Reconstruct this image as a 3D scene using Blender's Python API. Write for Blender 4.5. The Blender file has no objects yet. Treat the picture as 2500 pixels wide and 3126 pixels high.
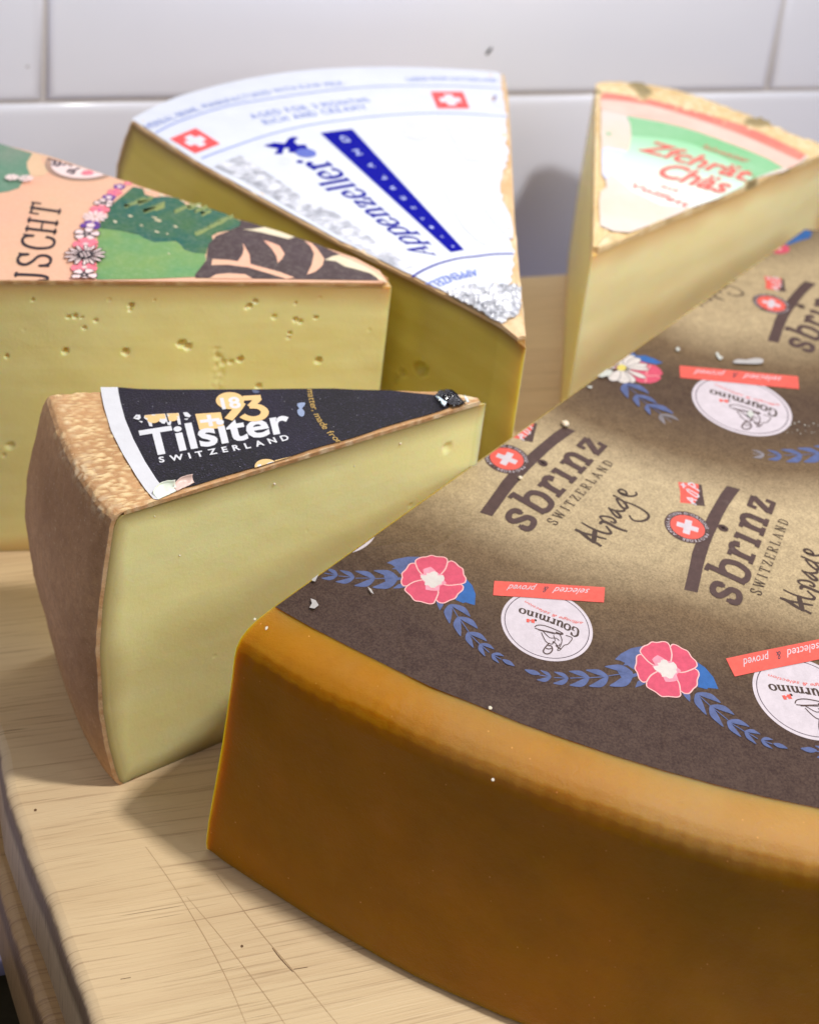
import bpy, bmesh, math, random
from mathutils import Vector, Matrix, noise

# ------------------------------------------------------------------ camera, light, exposure
# One unit = 10 cm.  Board top is z = 0.
SC = bpy.context.scene
SC.unit_settings.scale_length = 0.1
W0, H0 = 2500.0, 3126.0
CAMZ = 3.2
F, PX, PY = 4000.0, 1250.0, 30.0            # focal length / optical centre in photo pixels (a cropped frame)
dn = Vector((-60.0 - PX, 11900.0 - PY, F)).normalized()
UP = -dn
_fw = Vector((0, 0, 1.0))
YD = (_fw - UP * _fw.dot(UP)).normalized()
XD = YD.cross(UP)
if XD.x < 0: XD = -XD
# cam axes (x right, y down, z forward) expressed in world
cr = Vector((XD.x, YD.x, UP.x)); cd = Vector((XD.y, YD.y, UP.y)); cf = Vector((XD.z, YD.z, UP.z))
cam = bpy.data.cameras.new('camera'); co = bpy.data.objects.new('camera', cam)
SC.collection.objects.link(co); SC.camera = co
M = Matrix((cr, -cd, -cf)).transposed().to_4x4(); M.translation = Vector((0, 0, CAMZ)); co.matrix_world = M
cam.sensor_fit = 'VERTICAL'; cam.sensor_height = 36.0; cam.lens = F / H0 * 36.0
cam.shift_y = -(H0 / 2 - PY) / H0; cam.shift_x = -(PX - W0 / 2) / H0
cam.clip_start = 0.05; cam.clip_end = 200
cam.dof.use_dof = True; cam.dof.focus_distance = 3.25; cam.dof.aperture_fstop = 1.5

def at(px, py, z=0.0):
    c = Vector((px - PX, py - PY, F)); d = cr * c.x + cd * c.y + cf * c.z
    t = (z - CAMZ) / d.z
    return Vector((d.x * t, d.y * t, z))
def at2(p, z): v = at(p[0], p[1], z); return Vector((v.x, v.y))
def at_vplane(px, py, a, u):       # ray against the vertical plane through a (2D) along u (2D): (along, z)
    c = Vector((px - PX, py - PY, F)); d = cr * c.x + cd * c.y + cf * c.z
    n = Vector((-u.y, u.x)); t = a.dot(n) / (d.x * n.x + d.y * n.y)
    Q = Vector((d.x * t, d.y * t)); return (Q - a).dot(u), CAMZ + d.z * t
def Z(x0, y0, x1):                 # coordinates read off an enlargement -> photo pixels
    s = (x1 - x0) / 1724.0
    return lambda pts: [(x0 + x * s, y0 + y * s) for x, y in pts]

W = bpy.data.worlds.new('World'); SC.world = W; W.use_nodes = True
wb = W.node_tree.nodes['Background']; wb.inputs[0].default_value = (0.60, 0.58, 0.70, 1); wb.inputs[1].default_value = 0.125
def area(name, loc, tgt, size, power, col, size_y=None):
    l = bpy.data.lights.new(name, 'AREA'); l.energy = power; l.color = col; l.size = size
    if size_y: l.shape = 'RECTANGLE'; l.size_y = size_y
    o = bpy.data.objects.new(name, l); SC.collection.objects.link(o); o.location = loc
    o.rotation_euler = (Vector(tgt) - Vector(loc)).to_track_quat('-Z', 'Y').to_euler(); return o
area('key_lamp', (2.25, 2.2, 6.2), (0.3, 3.6, 0.3), 0.36, 385, (1.0, 0.97, 0.93))
area('right_fill', (6.2, 0.6, 5.0), (0.2, 3.8, 0.5), 3.4, 175, (1.0, 0.98, 0.96))  # added soft fill from the right, brightens the cut faces
area('wall_fill', (0.5, 4.9, 4.6), (0.5, 6.4, 0.3), 1.2, 52, (0.93, 0.94, 1.0))  # added unseen fill, brightens the wall and its shadow patch
area('left_fill', (-5.5, 3.4, 3.2), (-0.5, 3.4, 0.4), 2.5, 62, (0.98, 0.95, 0.95))  # added unseen fill for the left-facing rind and board side
area('front_fill', (-2.5, -1.0, 7.0), (0.4, 5.0, 0.5), 3.0, 75, (0.96, 0.95, 1.0))  # added unseen fill from the camera side, lifts the shadows
SC.view_settings.view_transform = 'Standard'; SC.view_settings.look = 'None'
SC.view_settings.exposure = -0.08; SC.view_settings.gamma = 1.0; SC.view_settings.use_curve_mapping = False
SC.cycles.use_denoising = True; SC.cycles.max_bounces = 10; SC.cycles.sample_clamp_indirect = 6

# ------------------------------------------------------------------ materials
def srgb(r, g, b):
    f = lambda c: (c / 255 / 12.92) if c <= 10.31 else ((c / 255 + 0.055) / 1.055) ** 2.4
    return (f(r), f(g), f(b), 1)
class Mat:
    def __init__(s, name, rough=0.6, spec=0.4):
        s.m = bpy.data.materials.new(name); s.m.use_nodes = True; s.t = s.m.node_tree
        s.b = s.t.nodes['Principled BSDF']; s.b.inputs['Roughness'].default_value = rough
        s.b.inputs['Specular IOR Level'].default_value = spec
        s.geo = s.n('ShaderNodeNewGeometry').outputs['Position']
    def n(s, t, **k):
        x = s.t.nodes.new(t)
        for a, v in k.items():
            if a.startswith('i_'): x.inputs[a[2:].replace('_', ' ')].default_value = v
            else: setattr(x, a, v)
        return x
    def l(s, a, b): s.t.links.new(a, b)
    def noise(s, scale, detail=4, rough=0.6, vec=None):
        x = s.n('ShaderNodeTexNoise'); x.inputs['Scale'].default_value = scale; x.inputs['Detail'].default_value = detail
        x.inputs['Roughness'].default_value = rough; s.l(vec or s.geo, x.inputs['Vector']); return x.outputs['Fac']
    def vor(s, scale, vec=None, feature='F1'):
        x = s.n('ShaderNodeTexVoronoi', feature=feature); x.inputs['Scale'].default_value = scale
        s.l(vec or s.geo, x.inputs['Vector']); return x.outputs['Distance']
    def ramp(s, fac, stops, interp='LINEAR'):
        x = s.n('ShaderNodeValToRGB'); x.color_ramp.interpolation = interp; e = x.color_ramp.elements
        while len(e) < len(stops): e.new(0.5)
        for q, (p, c) in zip(e, stops):
            q.position = p; q.color = c if len(c) == 4 else (*c, 1)
        s.l(fac, x.inputs[0]); return x.outputs[0]
    def mix(s, fac, a, b, mode='MIX'):
        x = s.n('ShaderNodeMix', data_type='RGBA', blend_type=mode)
        for v, i in ((fac, 0), (a, 6), (b, 7)):
            if isinstance(v, (int, float, tuple)): x.inputs[i].default_value = v
            else: s.l(v, x.inputs[i])
        return x.outputs[2]
    def math(s, op, a, b=0.0, c=None):
        x = s.n('ShaderNodeMath', operation=op)
        for i, v in enumerate((a, b) + ((c,) if c is not None else ())):
            if isinstance(v, (int, float)): x.inputs[i].default_value = v
            else: s.l(v, x.inputs[i])
        return x.outputs[0]
    def attr(s, name):
        return s.n('ShaderNodeAttribute', attribute_name=name).outputs['Fac']
    def color(s, c):
        if isinstance(c, tuple): s.b.inputs['Base Color'].default_value = c
        else: s.l(c, s.b.inputs['Base Color'])
    def bump(s, h, dist, strength=1.0, prev=None):
        x = s.n('ShaderNodeBump'); x.inputs['Distance'].default_value = dist; x.inputs['Strength'].default_value = strength
        s.l(h, x.inputs['Height'])
        if prev: s.l(prev, x.inputs['Normal'])
        s.l(x.outputs[0], s.b.inputs['Normal']); return x.outputs[0]
    def sss(s, w, scale, rad=(1, .55, .2)):
        s.b.inputs['Subsurface Weight'].default_value = w; s.b.inputs['Subsurface Scale'].default_value = scale
        s.b.inputs['Subsurface Radius'].default_value = rad
    def mapped(s, rot=0.0, scale=(1, 1, 1)):
        x = s.n('ShaderNodeMapping', vector_type='POINT'); x.inputs['Rotation'].default_value = (0, 0, rot)
        x.inputs['Scale'].default_value = scale; s.l(s.geo, x.inputs['Vector']); return x.outputs[0]

def cheese_mat(name, col, deep, rindcol, sss=0.05, speck=0.0):
    m = Mat(name, 0.42, 0.35)
    n1 = m.noise(1.6, 3); n2 = m.noise(9, 5)
    sm = m.n('ShaderNodeMapping'); sm.inputs['Scale'].default_value = (0.9, 0.9, 6); m.l(m.geo, sm.inputs['Vector'])
    n3 = m.noise(2.2, 4, .55, sm.outputs[0])
    c = m.mix(m.ramp(m.math('ADD', m.math('MULTIPLY', n1, .5), m.math('MULTIPLY', n3, .5)), [(.36, (0, 0, 0)), (.60, (1, 1, 1))]), col, deep)
    c = m.mix(m.ramp(m.noise(5, 5, .7), [(.52, (0, 0, 0)), (.7, (.08, .08, .08))]), c, deep)
    c = m.mix(m.ramp(m.noise(42, 5, .7), [(.62, (0, 0, 0)), (.78, (.35, .35, .35))]), c, srgb(236, 226, 170))
    c = m.mix(m.attr('rindmix'), c, rindcol)
    m.color(c); m.sss(0.85, sss, (1, .62, .22))
    b = m.bump(m.noise(9, 3, .5), .006, .5)
    b = m.bump(m.ramp(m.vor(7), [(.03, (0, 0, 0)), (.07, (1, 1, 1))]), .004, .4, b)
    km = m.n('ShaderNodeMapping'); km.inputs['Rotation'].default_value = (0, .25, 0); km.inputs['Scale'].default_value = (1.2, 1.2, 46); m.l(m.geo, km.inputs['Vector'])
    b = m.bump(m.noise(1.4, 4, .6, km.outputs[0]), .0007, .5, b)
    m.bump(m.noise(120, 3, .6), .0012, .6, b)
    return m.m
def print_mat(name, c, rough=0.62, var=0.20, grain=150, spec=.35, worn=0.0):
    m = Mat(name, rough, spec)
    k = m.ramp(m.noise(grain, 3, .7), [(.3, (1 - var,) * 3), (.7, (1 + var * .6,) * 3)])
    col = m.mix(1.0, c, k, 'MULTIPLY')
    if worn:
        col = m.mix(m.ramp(m.noise(22, 6, .75), [(.60, (0, 0, 0)), (.72, (worn,) * 3)]), col, srgb(196, 184, 172))
    m.color(col)
    b = m.bump(m.noise(5, 3), .012, .35)
    m.bump(m.noise(150, 2, .7), .0012, .7, b)
    return m.m

# ------------------------------------------------------------------ object helpers
COL = SC.collection
def tag(o, label=None, cat=None, group=None, kind=None):
    if label: o['label'] = label
    if cat: o['category'] = cat
    if group: o['group'] = group
    if kind: o['kind'] = kind
    return o
def empty(name, loc, label, cat, group=None):
    o = bpy.data.objects.new(name, None); o.location = loc; o.empty_display_size = .1; COL.objects.link(o)
    tag(o, label, cat, group); return o
def mesh(name, V, Fc, mats, parent=None, smooth=True, mi=None, attr=None):
    me = bpy.data.meshes.new(name); org = Vector(parent.matrix_world.translation) if parent and False else Vector((0, 0, 0))
    if parent: org = world_loc(parent)
    me.from_pydata([tuple(Vector(v) - org) for v in V], [], Fc)
    for m in (mats if isinstance(mats, (list, tuple)) else [mats]): me.materials.append(m)
    if mi: me.polygons.foreach_set('material_index', mi)
    me.polygons.foreach_set('use_smooth', [smooth] * len(me.polygons))
    if attr:
        for k, vals in attr.items():
            a = me.attributes.new(k, 'FLOAT', 'POINT'); a.data.foreach_set('value', vals)
    me.update()
    o = bpy.data.objects.new(name, me); COL.objects.link(o)
    if parent: o.parent = parent
    return o
def world_loc(o):
    v = Vector((0, 0, 0))
    while o: v += o.location; o = o.parent
    return v
def sphere_blob(c, r, seed=0, sz=1.0, n=2, rough=.3):
    bm = bmesh.new(); bmesh.ops.create_icosphere(bm, subdivisions=n, radius=1)
    V = []
    for v in bm.verts:
        p = v.co; k = 1 + rough * noise.noise(p * 1.6 + Vector((seed * 3.1, seed, 0)))
        V.append(Vector((c[0] + p.x * r * k, c[1] + p.y * r * k, c[2] + p.z * r * k * sz)))
    Fc = [[x.index for x in f.verts] for f in bm.faces]; bm.free(); return V, Fc

# ------------------------------------------------------------------ flat print ("art") engine, 2D in the label plane
def catmull(P, seg=6, closed=False):
    P = [Vector(p) for p in P]; n = len(P)
    if n < 3: return P
    out = []; rng = range(n) if closed else range(n - 1)
    for i in rng:
        g = (lambda k: P[k % n]) if closed else (lambda k: P[max(0, min(n - 1, k))])
        a, b, c, d = g(i - 1), g(i), g(i + 1), g(i + 2)
        for s in range(seg):
            t = s / seg
            out.append(.5 * ((2 * b) + (c - a) * t + (2 * a - 5 * b + 4 * c - d) * t * t + (3 * b - a - 3 * c + d) * t ** 3))
    if not closed: out.append(P[-1])
    return out
def strip(P, wfun, closed=False):
    n = len(P); L = []; R = []
    for i in range(n):
        a = P[(i - 1) % n] if closed else P[max(0, i - 1)]; b = P[(i + 1) % n] if closed else P[min(n - 1, i + 1)]
        t = (b - a); t = t.normalized() if t.length > 1e-9 else Vector((1, 0)); nn = Vector((-t.y, t.x)); w = wfun(t, i / max(1, n - 1)) / 2
        L.append(P[i] + nn * w); R.append(P[i] - nn * w)
    V = L + R; Fc = [[i, i + 1, n + i + 1, n + i] for i in range(n - 1)]
    if closed: Fc.append([n - 1, 0, n, 2 * n - 1])
    return V, Fc
_tc = {}
def text_mesh(s, bold=0.0, shear=0.0):     # built-in outline font as 2D triangles, cached
    k = (s, bold, shear)
    if k not in _tc:
        cu = bpy.data.curves.new('t', 'FONT'); cu.body = s; cu.offset = bold; cu.shear = shear; cu.fill_mode = 'FRONT'; cu.resolution_u = 3
        o = bpy.data.objects.new('t', cu); COL.objects.link(o); dg = bpy.context.evaluated_depsgraph_get(); dg.update()
        me = o.evaluated_get(dg).to_mesh(); V = [Vector((v.co.x, v.co.y)) for v in me.vertices]; Fc = [list(p.vertices) for p in me.polygons]
        o.evaluated_get(dg).to_mesh_clear(); bpy.data.objects.remove(o); bpy.data.curves.remove(cu)
        _tc[k] = (V, Fc)
    return _tc[k]
class Art:
    STEP = 0.00006
    def __init__(s): s.items = []; s.lay = 0; s.mats = []
    def raw(s, V, Fc, mat, lay=None):
        if mat not in s.mats: s.mats.append(mat)
        if lay is None: s.lay += 1; lay = s.lay
        s.items.append(([Vector(v) for v in V], Fc, s.mats.index(mat), lay))
    def poly(s, P, mat, smooth=0, lay=None):
        if smooth: P = catmull(P, smooth, True)
        s.raw(P, [list(range(len(P)))], mat, lay)
    def disc(s, c, r, mat, n=48, ry=None, rot=0, lay=None):
        ry = ry or r; c = Vector(c); ca, sa = math.cos(rot), math.sin(rot)
        s.poly([c + Vector((r * math.cos(a) * ca - ry * math.sin(a) * sa, r * math.cos(a) * sa + ry * math.sin(a) * ca)) for a in [2 * math.pi * i / n for i in range(n)]], mat, lay=lay)
    def ring(s, c, r, w, mat, n=64):
        c = Vector(c); P = [c + Vector((r * math.cos(a), r * math.sin(a))) for a in [2 * math.pi * i / n for i in range(n)]]
        V, Fc = strip(P, lambda t, k: w, True); s.raw(V, Fc, mat)
    def stroke(s, P, w, mat, smooth=5, closed=False, taper=False, lay=None):
        P = catmull(P, smooth, closed) if smooth else [Vector(p) for p in P]
        V, Fc = strip(P, (lambda t, k: w * (math.sin(math.pi * min(max(k, .12), .88)) ** .5)) if taper else (lambda t, k: w), closed); s.raw(V, Fc, mat, lay)
    def group(s, lst, mat, base=None):        # many shapes of one colour in a few shared layers
        b = s.lay if base is None else base
        for i, (V, Fc) in enumerate(lst): s.raw(V, Fc, mat, b + 1 + (i % 5))
        s.lay = max(s.lay, b + 5)
    def build(s, name, z, parent, T=None, clips=(), label=None):
        T = T or (lambda p: p); V = []; Fc = []; mi = []
        for vs, fs, m, lay in s.items:
            o = len(V)
            for v in vs: q = T(v); V.append((q.x, q.y, z + lay * s.STEP))
            for f in fs: Fc.append([o + i for i in f]); mi.append(m)
        me_o = mesh(name, V, Fc, s.mats, parent, False, mi)
        if clips:
            bm = bmesh.new(); bm.from_mesh(me_o.data); org = world_loc(parent)
            for a, nn in clips:
                bmesh.ops.bisect_plane(bm, geom=bm.verts[:] + bm.edges[:] + bm.faces[:], plane_co=Vector((a[0], a[1], 0)) - org, plane_no=(nn[0], nn[1], 0), clear_outer=True, dist=1e-6)
            bm.to_mesh(me_o.data); bm.free()
        if label: me_o['label'] = label
        return me_o
def simil(a0, b0, a1, b1):                 # similarity taking a0->a1, b0->b1
    u = b0 - a0; v = b1 - a1; k = complex(v.x, v.y) / complex(u.x, u.y)
    def T(p):
        c = k * complex(p.x - a0.x, p.y - a0.y); return Vector((a1.x + c.real, a1.y + c.imag))
    return T
class Frame:                                # baseline O->E, up vector V0 at start and V1 at end
    def __init__(s, O, E, V0, V1=None):
        s.O, s.U, s.V0 = Vector(O), Vector(E) - Vector(O), Vector(V0); s.V1 = Vector(V1) if V1 else s.V0
    def __call__(s, t, v): return s.O + s.U * t + s.V0.lerp(s.V1, t) * v
# stroke glyphs: unit cap/x-height 1, width 1.   item = (points, smooth?, weight)   weight k: pen multiplier
GL = {
 's': [([(.82,.70),(.76,.92),(.48,1.0),(.2,.9),(.17,.68),(.45,.52),(.78,.38),(.8,.12),(.5,0),(.22,.06),(.13,.3)],1,1),([(.82,.95),(.82,.62)],0,.6),([(.13,.05),(.13,.4)],0,.6)],
 'b': [([(.28,1.52),(.28,0.0)],0,1),([(.06,1.45),(.3,1.45)],0,.8),([(.28,.78),(.5,.98),(.8,.92),(.93,.5),(.8,.08),(.5,0),(.28,.12)],1,1)],
 'r': [([(.33,1),(.33,0)],0,1),([(.05,.92),(.35,.92)],0,.8),([(.05,.08),(.7,.08)],0,.8),([(.33,.55),(.45,.85),(.68,.96),(.88,.84)],1,1),([(.84,.92),(.9,.68)],0,1.1)],
 'i': [([(.5,1),(.5,0)],0,1),([(.1,.92),(.5,.92)],0,.8),([(.08,.08),(.92,.08)],0,.8),([(.5,1.37),(.36,1.49),(.5,1.61),(.64,1.49)],2,.8)],
 'n': [([(.25,1),(.25,0)],0,1),([(.02,.92),(.25,.92)],0,.8),([(.02,.08),(.48,.08)],0,.8),([(.25,.6),(.4,.9),(.6,.97),(.77,.8),(.79,.5),(.79,0)],1,1),([(.58,.08),(1.0,.08)],0,.8)],
 'z': [([(.1,.91),(.82,.91)],0,.9),([(.78,.9),(.2,.1)],0,1.1),([(.12,.09),(.92,.09)],0,.9),([(.12,1.0),(.12,.62)],0,.7),([(.9,0),(.9,.4)],0,.7)],
 'o': [([(.5,1),(.12,.78),(.08,.5),(.12,.22),(.5,0),(.88,.22),(.92,.5),(.88,.78)],2,1)],
 'u': [([(.22,1),(.22,.35),(.32,.06),(.55,0),(.76,.3)],1,1),([(.78,1),(.78,0)],0,1),([(.0,.92),(.22,.92)],0,.8),([(.55,.92),(.78,.92)],0,.8),([(.78,.08),(1,.08)],0,.8)],
 'm': [([(.15,1),(.15,0)],0,1),([(.0,.92),(.15,.92)],0,.8),([(.0,.08),(.3,.08)],0,.8),([(.15,.6),(.25,.92),(.4,.95),(.5,.7),(.5,0)],1,1),([(.38,.08),(.64,.08)],0,.8),([(.5,.6),(.62,.92),(.76,.95),(.85,.7),(.85,0)],1,1),([(.72,.08),(1,.08)],0,.8)],
 'G': [([(.85,1.1),(.7,1.38),(.4,1.4),(.12,1.1),(.08,.68),(.18,.2),(.45,0),(.8,.08),(.84,.5)],1,1),([(.55,.6),(.98,.6)],0,.8),([(.86,1.42),(.86,1.0)],0,.7)],
 'A': [([(.5,1.42),(.12,0)],0,.55),([(.48,1.42),(.86,0)],0,1),([(.24,.45),(.74,.45)],0,.7),([(-.04,.04),(.3,.04)],0,.6),([(.66,.04),(1.06,.04)],0,.6)],
 'p': [([(.22,1),(.22,-.45)],0,1),([(0,.93),(.22,.93)],0,.7),([(0,-.42),(.46,-.42)],0,.7),([(.24,.78),(.5,1),(.8,.88),(.92,.5),(.8,.1),(.5,0),(.24,.14)],1,.9)],
 'e': [([(.16,.55),(.84,.58)],0,.6),([(.84,.6),(.72,.94),(.48,1),(.2,.86),(.1,.5),(.2,.12),(.5,0),(.8,.1),(.9,.24)],1,.95)],
 'l': [([(.5,1.48),(.5,0)],0,1),([(.15,1.43),(.5,1.43)],0,.7),([(.12,.05),(.88,.05)],0,.7)],
 'S': [([(.86,.72),(.78,.92),(.5,1),(.2,.92),(.14,.72),(.4,.54),(.76,.4),(.86,.2),(.7,.03),(.4,0),(.18,.1),(.1,.3)],1,1),([(.87,1.02),(.87,.68)],0,.6),([(.1,0),(.1,.34)],0,.6)],
 'W': [([(.1,1),(.3,0)],0,1),([(.3,0),(.5,.9)],0,.6),([(.5,.9),(.7,0)],0,1),([(.7,0),(.9,1)],0,.6),([(-.05,.96),(.25,.96)],0,.6),([(.4,.96),(.6,.96)],0,.6),([(.76,.96),(1.05,.96)],0,.6)],
 'I': [([(.5,1),(.5,0)],0,1),([(.2,.95),(.8,.95)],0,.7),([(.2,.05),(.8,.05)],0,.7)],
 'T': [([(.5,1),(.5,0)],0,1),([(.02,.94),(.98,.94)],0,.9),([(.04,1),(.04,.68)],0,.6),([(.96,1),(.96,.68)],0,.6),([(.24,.05),(.76,.05)],0,.8)],
 'Z': [([(.1,.94),(.88,.94)],0,.8),([(.84,.92),(.14,.08)],0,1.05),([(.08,.06),(.92,.06)],0,.8),([(.1,1),(.1,.68)],0,.6),([(.92,0),(.92,.32)],0,.6)],
 'E': [([(.22,1),(.22,0)],0,1),([(.04,.95),(.9,.95)],0,.7),([(.04,.05),(.92,.05)],0,.7),([(.22,.52),(.66,.52)],0,.7),([(.9,1),(.9,.72)],0,.6),([(.92,0),(.92,.28)],0,.6)],
 'R': [([(.22,1),(.22,0)],0,1),([(.04,.95),(.5,.95),(.8,.86),(.8,.58),(.5,.5),(.22,.5)],1,.8),([(.45,.5),(.82,.05)],0,1),([(.04,.05),(.42,.05)],0,.7),([(.7,.05),(1.02,.05)],0,.7)],
 'L': [([(.25,1),(.25,0)],0,1),([(.05,.95),(.5,.95)],0,.7),([(.05,.05),(.92,.05)],0,.7),([(.92,0),(.92,.34)],0,.6)],
 'N': [([(.18,1),(.18,0)],0,.7),([(.18,1),(.8,0)],0,1),([(.8,1),(.8,0)],0,.7),([(0,.95),(.2,.95)],0,.7),([(.6,.95),(1,.95)],0,.7),([(0,.05),(.36,.05)],0,.7)],
 'D': [([(.22,1),(.22,0)],0,1),([(.04,.95),(.5,.95),(.84,.8),(.92,.5),(.84,.2),(.5,.05),(.04,.05)],1,.9)],
 'C': [([(.86,.7),(.78,.92),(.5,1),(.2,.86),(.08,.5),(.2,.12),(.5,0),(.78,.08),(.88,.3)],1,1),([(.88,1.02),(.88,.66)],0,.6)],
 'H': [([(.22,1),(.22,0)],0,1),([(.78,1),(.78,0)],0,1),([(.22,.5),(.78,.5)],0,.7),([(.02,.94),(.42,.94)],0,.75),([(.58,.94),(.98,.94)],0,.75),([(.02,.06),(.42,.06)],0,.75),([(.58,.06),(.98,.06)],0,.75)],
 'J': [([(.6,1),(.6,.3),(.45,.02),(.15,.0),(.05,.25)],1,1),([(.35,.94),(.85,.94)],0,.8)],
}
GL['A2'] = [([(.5,1),(.14,0)],0,.6),([(.48,1),(.84,0)],0,1),([(.26,.32),(.72,.32)],0,.6),([(-.02,.04),(.3,.04)],0,.6),([(.66,.04),(1.02,.04)],0,.6)]
def glyph(ch, frame, t0, t1, pen, ratio, contrast=.8, vs=1.0):
    """glyph between baseline fractions t0..t1; pen = stroke width in height units; ratio = |baseline| / |height|"""
    out = []; wu = (t1 - t0) * ratio           # glyph width in height units
    for P, sm, k in GL[ch]:
        Q = [Vector((x * wu, y)) for x, y in P]
        if sm: Q = catmull(Q, 5, sm == 2)
        V, Fc = strip(Q, lambda t, q: pen * k * (contrast + (1 - contrast) * abs(t.y)), sm == 2)
        out.append(([frame(t0 + v.x / ratio, v.y * vs) for v in V], Fc))
    return out
def ratio_of(fr): return fr.U.length / ((fr.V0.length + fr.V1.length) / 2)
def font_line(s, frame, bold=0.0, shear=0.0, capfrac=.72, fit=True):
    V, Fc = text_mesh(s, bold, shear); x0 = min(v.x for v in V); x1 = max(v.x for v in V)
    return [([frame((v.x - x0) / (x1 - x0), v.y / capfrac) for v in V], Fc)]
def text_path(s, P, hgt, gap=1.0, bold=0.0, shear=0.0, fit=True):
    """characters spread along a 2D polyline; P metric; hgt = cap height; up is to the left of the path"""
    P = catmull(P, 10); L = [0]
    for a, b in zip(P, P[1:]): L.append(L[-1] + (b - a).length)
    adv = []
    for ch in s:
        if ch == ' ': adv.append(.35); continue
        V, _ = text_mesh(ch, bold, shear); adv.append(max(v.x for v in V) - min(v.x for v in V) + .10 * gap)
    tot = sum(adv); sc = L[-1] / tot if fit else hgt / .72; hy = hgt / .72; out = []; x = 0
    def loc(d):
        d = max(0, min(L[-1] - 1e-6, d))
        for i in range(len(P) - 1):
            if L[i + 1] >= d:
                t = (P[i + 1] - P[i]).normalized(); return P[i] + t * (d - L[i]), t
        return P[-1], (P[-1] - P[-2]).normalized()
    for ch, a in zip(s, adv):
        if ch != ' ':
            V, Fc = text_mesh(ch, bold, shear); x0 = min(v.x for v in V); p, t = loc((x + a / 2) * sc); nn = Vector((-t.y, t.x))
            out.append(([p + t * ((v.x - x0) - (a - .1 * gap) / 2) * min(sc, hy * 1.25) + nn * v.y * hy for v in V], Fc))
        x += a
    return out
# ------------------------------------------------------------------ setting: wall, counter, boards
WU = Vector((math.cos(math.radians(18.3)), math.sin(math.radians(18.3)))); WN = Vector((-WU.y, WU.x))
backP = at2((1590, 839), 0)
WP = backP + WN * 0.74                                   # foot line of the tiled wall
uL = at_vplane(137, 150, WP, WU)[0]; uR = at_vplane(2362, 133, WP, WU)[0]
zR_ = sum(at_vplane(x, y, WP, WU)[1] for x, y in ((0, 314), (300, 306), (1600, 287), (2500, 266))) / 4
def wp(u, z, d=0.0): q = WP + WU * u - WN * d; return Vector((q.x, q.y, z))
def build_wall():
    m = Mat('glazed_tile', 0.16, .5); m.color(m.mix(m.ramp(m.noise(.5, 3), [(.3, (0, 0, 0)), (.7, (1, 1, 1))]), (.76, .79, .90, 1), (.81, .83, .92, 1)))
    m.bump(m.noise(.9, 2), .03, .35)
    g = Mat('grout', .8); g.color((.60, .57, .56, 1)); g.bump(g.noise(40), .004)
    wall = empty('tiled_wall', (WP.x, WP.y, 0), 'wall of large glossy pale lavender white tiles with narrow grout lines behind the cheeses', 'wall')
    V = []; Fc = []; gap = .016; th = .03; bev = [(0, 0), (.004, .012), (.012, .022), (.028, .03), (.05, .0325)]
    tw = uR - uL; hh = 1.25
    for row in (-1, 0, 1, 2):
        z0 = zR_ + (row - 0) * hh - hh * 0 if row >= 0 else zR_ - hh
        off = 0 if row in (0, 2) else .5
        for k in range(-3, 4):
            a = uL + (k + off) * tw + gap / 2; b = a + tw - gap; c = z0 + gap / 2; d = c + hh - gap; o = len(V); n = len(bev)
            for ins, dep in bev: V += [wp(a + ins, c + ins, dep), wp(b - ins, c + ins, dep), wp(b - ins, d - ins, dep), wp(a + ins, d - ins, dep)]
            for j in range(n - 1):
                for i in range(4): Fc.append([o + 4 * j + i, o + 4 * j + (i + 1) % 4, o + 4 * j + 4 + (i + 1) % 4, o + 4 * j + 4 + i])
            Fc.append([o + 4 * (n - 1) + i for i in range(4)])
    mesh('tiles', V, Fc, m.m, wall)
    q = [wp(-14, -1.6, .008), wp(14, -1.6, .008), wp(14, 5, .008), wp(-14, 5, .008)]; q2 = [wp(-14, -1.6, -.3), wp(14, -1.6, -.3), wp(14, 5, -.3), wp(-14, 5, -.3)]
    mesh('grout', q + q2, [[0, 1, 2, 3], [4, 7, 6, 5], [0, 4, 5, 1], [1, 5, 6, 2], [2, 6, 7, 3], [3, 7, 4, 0]], g.m, wall, False)
    dk = Mat('stain', .6); dk.color((.03, .028, .027, 1))
    u, z = at_vplane(1491, 155, WP - WN * .03, WU)
    V, Fc = sphere_blob((0, 0, 0), 1, 3, 1, 2, .35); ang = math.radians(58)
    ca, sa = math.cos(ang), math.sin(ang)
    V = [wp(u + v.x * .024 * ca - v.z * .0085 * sa, z + v.x * .024 * sa + v.z * .0085 * ca, .036 + v.y * .004) for v in V]
    mesh('dark_mark', V, Fc, dk.m, wall)
    u, z = at_vplane(86, 203, WP - WN * .03, WU); V, Fc = sphere_blob((0, 0, 0), 1, 8, 1, 2, .35)
    gm = Mat('faint_stain', .6); gm.color((.42, .40, .40, 1))
    mesh('faint_mark', [wp(u + v.x * .008, z + v.z * .006, .033 + v.y * .002) for v in V], Fc, gm.m, wall)
build_wall()

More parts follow.
